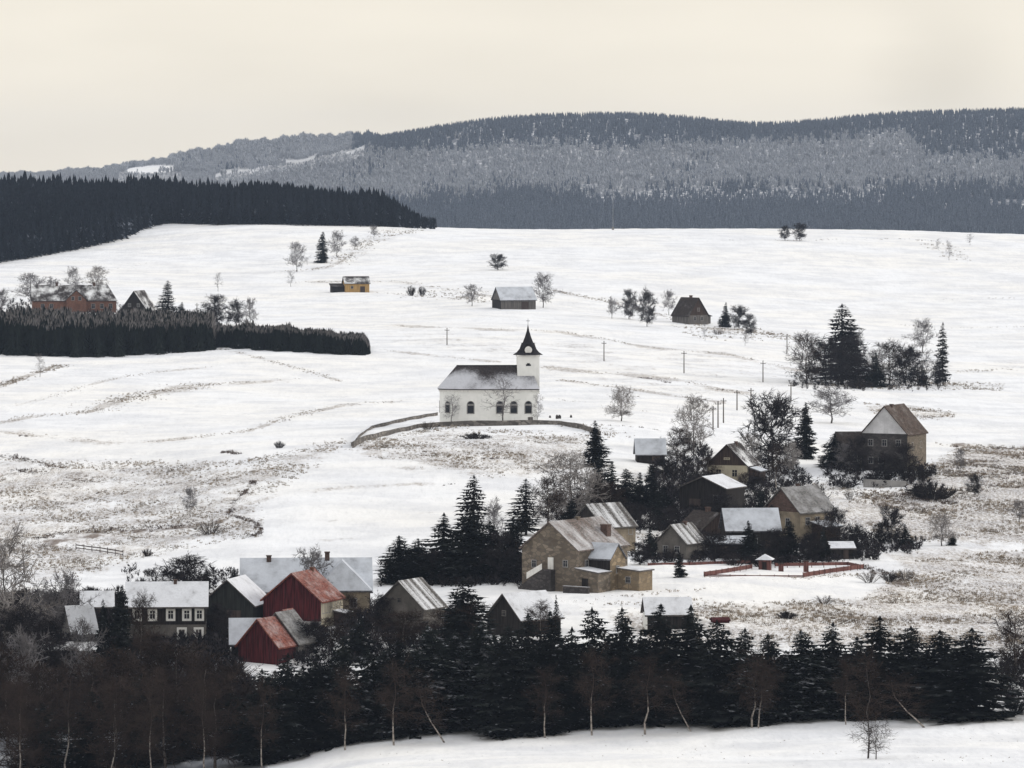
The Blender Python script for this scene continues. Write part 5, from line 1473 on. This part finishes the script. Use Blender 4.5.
# left wood of brown trees, lower left
LW = 'brown trees of the lower left wood'
for a in [
 ('bare_pale', 6, 515, 72, 'tall pale frosted tree at the left picture edge', 692),
 ('bare_grey', 66, 566, 48, 'grey leafless tree above the pale cottage', 702),
 ('bare_grey', 42, 575, 44, 'grey leafless tree second from left edge, behind brown wood', 704),
 ('bare_dark', 20, 598, 60, 'dark leafless tree at the left edge below the frosted one', 678),
 ('bare_dark', 48, 612, 56, 'dark leafless tree in front of the low black shed', 668),
 ('bare_brown', 8, 640, 70, 'brown leafless tree in the lower left corner, nearest edge', 628),
 ('bare_brown', 40, 655, 66, 'brown leafless tree in the lower left, second from the edge', 622),
 ('birch', 66, 640, 52, 'birch with pale trunk in the lower left wood', 606),
 ('bare_brown', 92, 648, 64, 'brown leafless tree right of the pale trunked left birch', 630),
 ('bare_brown', 122, 640, 66, 'brown leafless tree below the pointed dark spruce', 634),
 ('bare_brown', 150, 622, 62, 'brown leafless tree below the long white roofed house', 640),
 ('bare_brown', 178, 636, 64, 'brown leafless tree in front of white framed windows', 640),
 ('bare_brown', 205, 645, 66, 'brown leafless tree below the green-black barn', 628),
 ('bare_brown', 232, 655, 60, 'brown leafless tree below the sloping shed roof', 630),
 ('bare_brown', 215, 668, 66, 'russet tree low in the left wood, front row right', 606),
 ('bare_brown', 165, 662, 70, 'russet tree low in the left wood, front row middle', 606),
 ('bare_brown', 20, 672, 70, 'russet tree at the bottom left corner, front row', 604),
 ('bare_brown', 115, 668, 70, 'russet tree low in the left wood, between two dark spruces', 604),
 ('spruce', 92, 690, 56, 'low dark spruce at the bottom of the left wood, left one', 612),
 ('spruce', 142, 672, 58, 'low dark spruce at the bottom of the left wood, right one', 614),
 ('spruce', 190, 690, 52, 'low dark spruce below the russet trees of left wood', 616),
 ('spruce', 40, 700, 56, 'low dark spruce in the bottom left corner', 616),
 ('spruce', 232, 690, 50, 'low dark spruce where left wood meets the foreground row', 618),
 ('bare_grey', 26, 622, 50, 'grey frosted tree low at the left edge of the wood', 640),
 ('bare_grey', 84, 612, 40, 'grey frosted tree in front of the pale cottage', 660),
 ('birch', 150, 655, 44, 'birch with pale trunk low in the left wood, below the window frames', 598),
 ('birch', 20, 668, 44, 'birch with pale trunk in the bottom left corner', 598),
 ('birch', 112, 660, 46, 'birch with pale trunk in the left wood, middle one', 600),
 ('birch', 205, 660, 44, 'birch with pale trunk at the right side of the left wood', 599),
 ('birch', 262, 668, 40, 'birch where the left wood ends beside foreground snow', 600),
]: tree(a[0], a[1], a[2], a[3], a[4], d=a[5], group=LW)

# foreground belt
FB = 'spruces of the foreground belt'
row = [
 (262,668,46,'spruce','first dark spruce at the left end of the foreground belt, below the red barn'),
 (288,652,48,'spruce','foreground spruce below the low red barn\'s grey roof'),
 (316,648,48,'spruce','foreground spruce directly below the big red house'),
 (343,636,46,'spruce','foreground spruce below right corner of the red house'),
 (368,648,44,'spruce_snow','foreground spruce left of the brown shrub tree'),
 (398,640,50,'spruce','foreground spruce below the striped roof house, snow free'),
 (428,624,54,'spruce_snow','snow dusted foreground spruce left of the big dark village spruce'),
 (455,632,50,'spruce_snow','snow dusted foreground spruce below the big dark village spruce'),
 (482,620,52,'spruce_snow','snow dusted foreground spruce below the white roofed house\'s gable'),
 (508,624,48,'spruce','dark foreground spruce below the white roofed house'),
 (528,612,48,'spruce','dark foreground spruce rising beside the narrow conifer'),
 (550,610,46,'spruce','foreground spruce right of narrow conifer by the white roof'),
 (572,626,46,'spruce','shorter foreground spruce below the stone house\'s left part'),
 (592,606,44,'spruce','pointed foreground spruce below the stone house annex'),
 (622,606,40,'spruce','pointed foreground spruce below the stone house\'s flat roofed right end'),
 (641,630,44,'spruce','shorter foreground spruce left of white roofed shed'),
 (661,603,58,'spruce','broad foreground spruce in front of the white roofed shed'),
 (691,604,58,'spruce','broad foreground spruce left of the dark red hut'),
 (717,619,52,'spruce','foreground spruce directly below the dark red hut'),
 (745,627,44,'spruce_snow','foreground spruce right of the pale double birch'),
 (768,633,46,'spruce','foreground spruce below the dark brush heap'),
 (801,629,52,'spruce_snow','foreground spruce with the clearest snow on its branches'),
 (833,621,44,'spruce','slim pointed foreground spruce right of the snowiest one'),
 (857,636,46,'spruce','shorter foreground spruce behind the tall russet young tree'),
 (880,615,56,'spruce','tallest foreground spruce in the right part of the belt'),
 (911,625,48,'spruce','foreground spruce behind the strongly leaning birch'),
 (940,629,50,'spruce','second foreground spruce from the right end of the belt'),
 (972,627,64,'spruce','broad last spruce at the right end of the foreground belt'),
]
for i, (u, top, w, kind, lab) in enumerate(row):
    tree(kind, u, top, w*1.38, lab, d=607 + (i*37 % 9), group=FB)
# second row, filling the gaps behind
for i, (u, top, w) in enumerate([(275,672,44),(303,668,44),(330,662,44),(384,652,44),(414,646,44),(442,650,44),(470,648,42),(496,645,42),(540,640,42),(562,645,42),(606,640,42),(632,648,40),(676,640,42),(705,645,42),(732,652,40),(757,655,42),(786,652,42),(817,655,40),(846,655,42),(868,650,42),(896,650,42),(926,652,42),(957,655,44)]):
    tree('spruce', u, top-2, w*1.55, 'partly hidden dark spruce in the back row of the foreground belt', d=626 + (i*13 % 9), group='back row spruces of the foreground belt')
BI = 'birches in front of the foreground belt'
for a in [
 ('birch', 345, 660, 44, 'birch with white trunk at the left end of the foreground snow', 753.0, 0, 0),
 ('birch', 394, 652, 48, 'second birch from the left, straight pale trunk', 746, 0, 2),
 ('leaning', 445, 668, 46, 'birch leaning to the left before the snowy spruces', 742, 0, 0.2),
 ('birch', 545, 660, 40, 'short brown birch below the white roofed house', 737.5, 0, 1),
 ('birch', 592, 640, 46, 'birch with dull brown trunk below the stone house', 735.5, 0, 2),
 ('birch', 645, 640, 52, 'birch with bright white trunk foot below the white roofed shed', 734, 1, 0),
 ('leaning', 692, 662, 38, 'slender leaning birch left of the pale double birch', 732, 0, .3),
 ('birch', 752, 632, 54, 'taller pale birch of a leaning pair in the foreground', 730.5, 1, 0),
 ('birch', 758, 650, 40, 'shorter pale birch of a leaning pair in the foreground', 730.5, 2, 3.1),
 ('birch', 846, 650, 34, 'thin birch left of the tall russet young tree', 726.5, 0, 1.4),
 ('leaning', 925, 668, 60, 'strongly leaning birch with yellowish trunk before the dark spruces', 726.5, 0, 0),
]: tree(a[0], a[1], a[2], a[3], a[4], base=a[5], group=BI, variant=a[6], rot=a[7])
tree('young', 868, 640, 48, 'tall russet young tree standing alone on the foreground snow', d=548, variant=0)
tree('young', 876, 700, 30, 'short thin sapling beside the tall russet foreground tree', d=546, variant=0)
tree('bare_brown', 1016, 608, 58, 'brown leafless tree at the right picture edge beyond the belt', d=655)
tree('shrub_dark', 1006, 650, 44, 'dark bush under the brown tree at the right edge', d=640)
tree('shrub', 988, 680, 34, 'snowy scrub right of the foreground belt\'s last spruce', d=625)
tree('shrub_dark', 1014, 695, 40, 'dark scrub at the right edge near the foreground snow', d=612)

# ------------------------------------------------------------------ air
def haze():
    m = MB(); m.box(-2400, -420, -60, 2400, 9600, 190)
    k = bpy.data.materials.new('haze_air'); k.use_nodes = True; t = k.node_tree; t.nodes.clear()
    out = t.nodes.new('ShaderNodeOutputMaterial'); pv = t.nodes.new('ShaderNodeVolumePrincipled')
    pv.inputs['Color'].default_value = (.62, .76, 1.0, 1); pv.inputs['Density'].default_value = .000022; pv.inputs['Anisotropy'].default_value = .0
    t.links.new(pv.outputs[0], out.inputs['Volume'])
    o = m.build('haze', k); o['kind'] = 'stuff'; o.display_type = 'WIRE'
    tag(o, 'thin winter haze over the whole valley', 'haze')
haze()

# ------------------------------------------------------------------ sky, sun, camera
SUN_EL, SUN_ROT = 21.0, 78.0
w = bpy.data.worlds.new('World'); sc.world = w; w.use_nodes = True
t = w.node_tree; bg = t.nodes['Background']
sky = t.nodes.new('ShaderNodeTexSky'); sky.sky_type = 'NISHITA'; sky.sun_disc = False
sky.sun_elevation = R(SUN_EL); sky.sun_rotation = R(SUN_ROT); sky.dust_density = 4; sky.altitude = 600
tc = t.nodes.new('ShaderNodeTexCoord'); sep = t.nodes.new('ShaderNodeSeparateXYZ'); t.links.new(tc.outputs['Generated'], sep.inputs[0])
rp = t.nodes.new('ShaderNodeMapRange'); rp.interpolation_type = 'SMOOTHSTEP'; t.links.new(sep.outputs[2], rp.inputs[0])
rp.inputs[1].default_value = 0.0; rp.inputs[2].default_value = .9
mx = t.nodes.new('ShaderNodeMix'); mx.data_type = 'RGBA'; t.links.new(rp.outputs[0], mx.inputs[0])
lowm = t.nodes.new('ShaderNodeMapRange'); lowm.interpolation_type = 'SMOOTHSTEP'; t.links.new(sep.outputs[2], lowm.inputs[0]); lowm.inputs[1].default_value = -.002; lowm.inputs[2].default_value = .030
lowc = t.nodes.new('ShaderNodeMix'); lowc.data_type = 'RGBA'; t.links.new(lowm.outputs[0], lowc.inputs[0]); lowc.inputs[6].default_value = (8.7, 8.0, 6.8, 1); lowc.inputs[7].default_value = (8.8, 8.2, 7.05, 1)
t.links.new(lowc.outputs[2], mx.inputs[6]); mx.inputs[7].default_value = (9.7, 9.8, 10.1, 1)
# slow cloud structure of the overcast
mp = t.nodes.new('ShaderNodeMapping'); mp.inputs['Scale'].default_value = (6, 6, 26); t.links.new(tc.outputs['Generated'], mp.inputs[0])
nz = t.nodes.new('ShaderNodeTexNoise'); nz.inputs['Scale'].default_value = 1.6; nz.inputs['Detail'].default_value = 3; t.links.new(mp.outputs[0], nz.inputs['Vector'])
cr = t.nodes.new('ShaderNodeMapRange'); t.links.new(nz.outputs[0], cr.inputs[0]); cr.inputs[1].default_value = .3; cr.inputs[2].default_value = .75; cr.inputs[3].default_value = 1.03; cr.inputs[4].default_value = .91
ml = t.nodes.new('ShaderNodeMix'); ml.data_type = 'RGBA'; ml.blend_type = 'MULTIPLY'; ml.inputs[0].default_value = 1
# one darker bank of cloud low on the right
dist = t.nodes.new('ShaderNodeVectorMath'); dist.operation = 'DISTANCE'; wob = t.nodes.new('ShaderNodeVectorMath'); wob.operation = 'MULTIPLY_ADD'
t.links.new(nz.outputs[1], wob.inputs[0]); wob.inputs[1].default_value = (.03, 0, .012); t.links.new(tc.outputs['Generated'], wob.inputs[2])
t.links.new(wob.outputs[0], dist.inputs[0]); dist.inputs[1].default_value = (.1000, .9947, .0258)
dk = t.nodes.new('ShaderNodeMapRange'); dk.interpolation_type = 'SMOOTHSTEP'; t.links.new(dist.outputs['Value'], dk.inputs[0]); dk.inputs[1].default_value = .001; dk.inputs[2].default_value = .022; dk.inputs[3].default_value = .87; dk.inputs[4].default_value = 1.0
cm = t.nodes.new('ShaderNodeMath'); cm.operation = 'MULTIPLY'; t.links.new(cr.outputs[0], cm.inputs[0]); t.links.new(dk.outputs[0], cm.inputs[1])
t.links.new(mx.outputs[2], ml.inputs[6]); t.links.new(cm.outputs[0], ml.inputs[7])
m2 = t.nodes.new('ShaderNodeMix'); m2.data_type = 'RGBA'; m2.inputs[0].default_value = .94
t.links.new(sky.outputs[0], m2.inputs[6]); t.links.new(ml.outputs[2], m2.inputs[7])
t.links.new(m2.outputs[2], bg.inputs['Color']); bg.inputs['Strength'].default_value = .1

ld = bpy.data.lights.new('sun', 'SUN'); ld.energy = 1.3; ld.angle = R(14); ld.color = (1, .96, .9)
lo = bpy.data.objects.new('sun', ld); col.objects.link(lo)
# nishita rotation runs clockwise from +y as seen from above
az = R(SUN_ROT); dv = Vector((math.sin(az)*math.cos(R(SUN_EL)), math.cos(az)*math.cos(R(SUN_EL)), math.sin(R(SUN_EL))))
lo.rotation_euler = (-dv).to_track_quat('-Z', 'Y').to_euler(); lo.location = (0, 0, 300)

cd = bpy.data.cameras.new('camera'); co = bpy.data.objects.new('camera', cd); col.objects.link(co)
cd.sensor_width = 36; cd.lens = F/1024*36; cd.shift_y = -(384-HV)/1024
cd.clip_start = 5; cd.clip_end = 20000
co.location = (0, 0, CZ); co.rotation_euler = (R(90), 0, 0)
sc.camera = co
sc.view_settings.view_transform = 'Standard'; sc.view_settings.look = 'None'; sc.view_settings.exposure = 0.15; sc.view_settings.gamma = 1
c = sc.cycles
c.max_bounces = 5; c.diffuse_bounces = 3; c.glossy_bounces = 2; c.transmission_bounces = 2; c.volume_bounces = 1; c.transparent_max_bounces = 8
c.use_denoising = True; c.denoiser = 'OPENIMAGEDENOISE'
sc.render.film_transparent = False
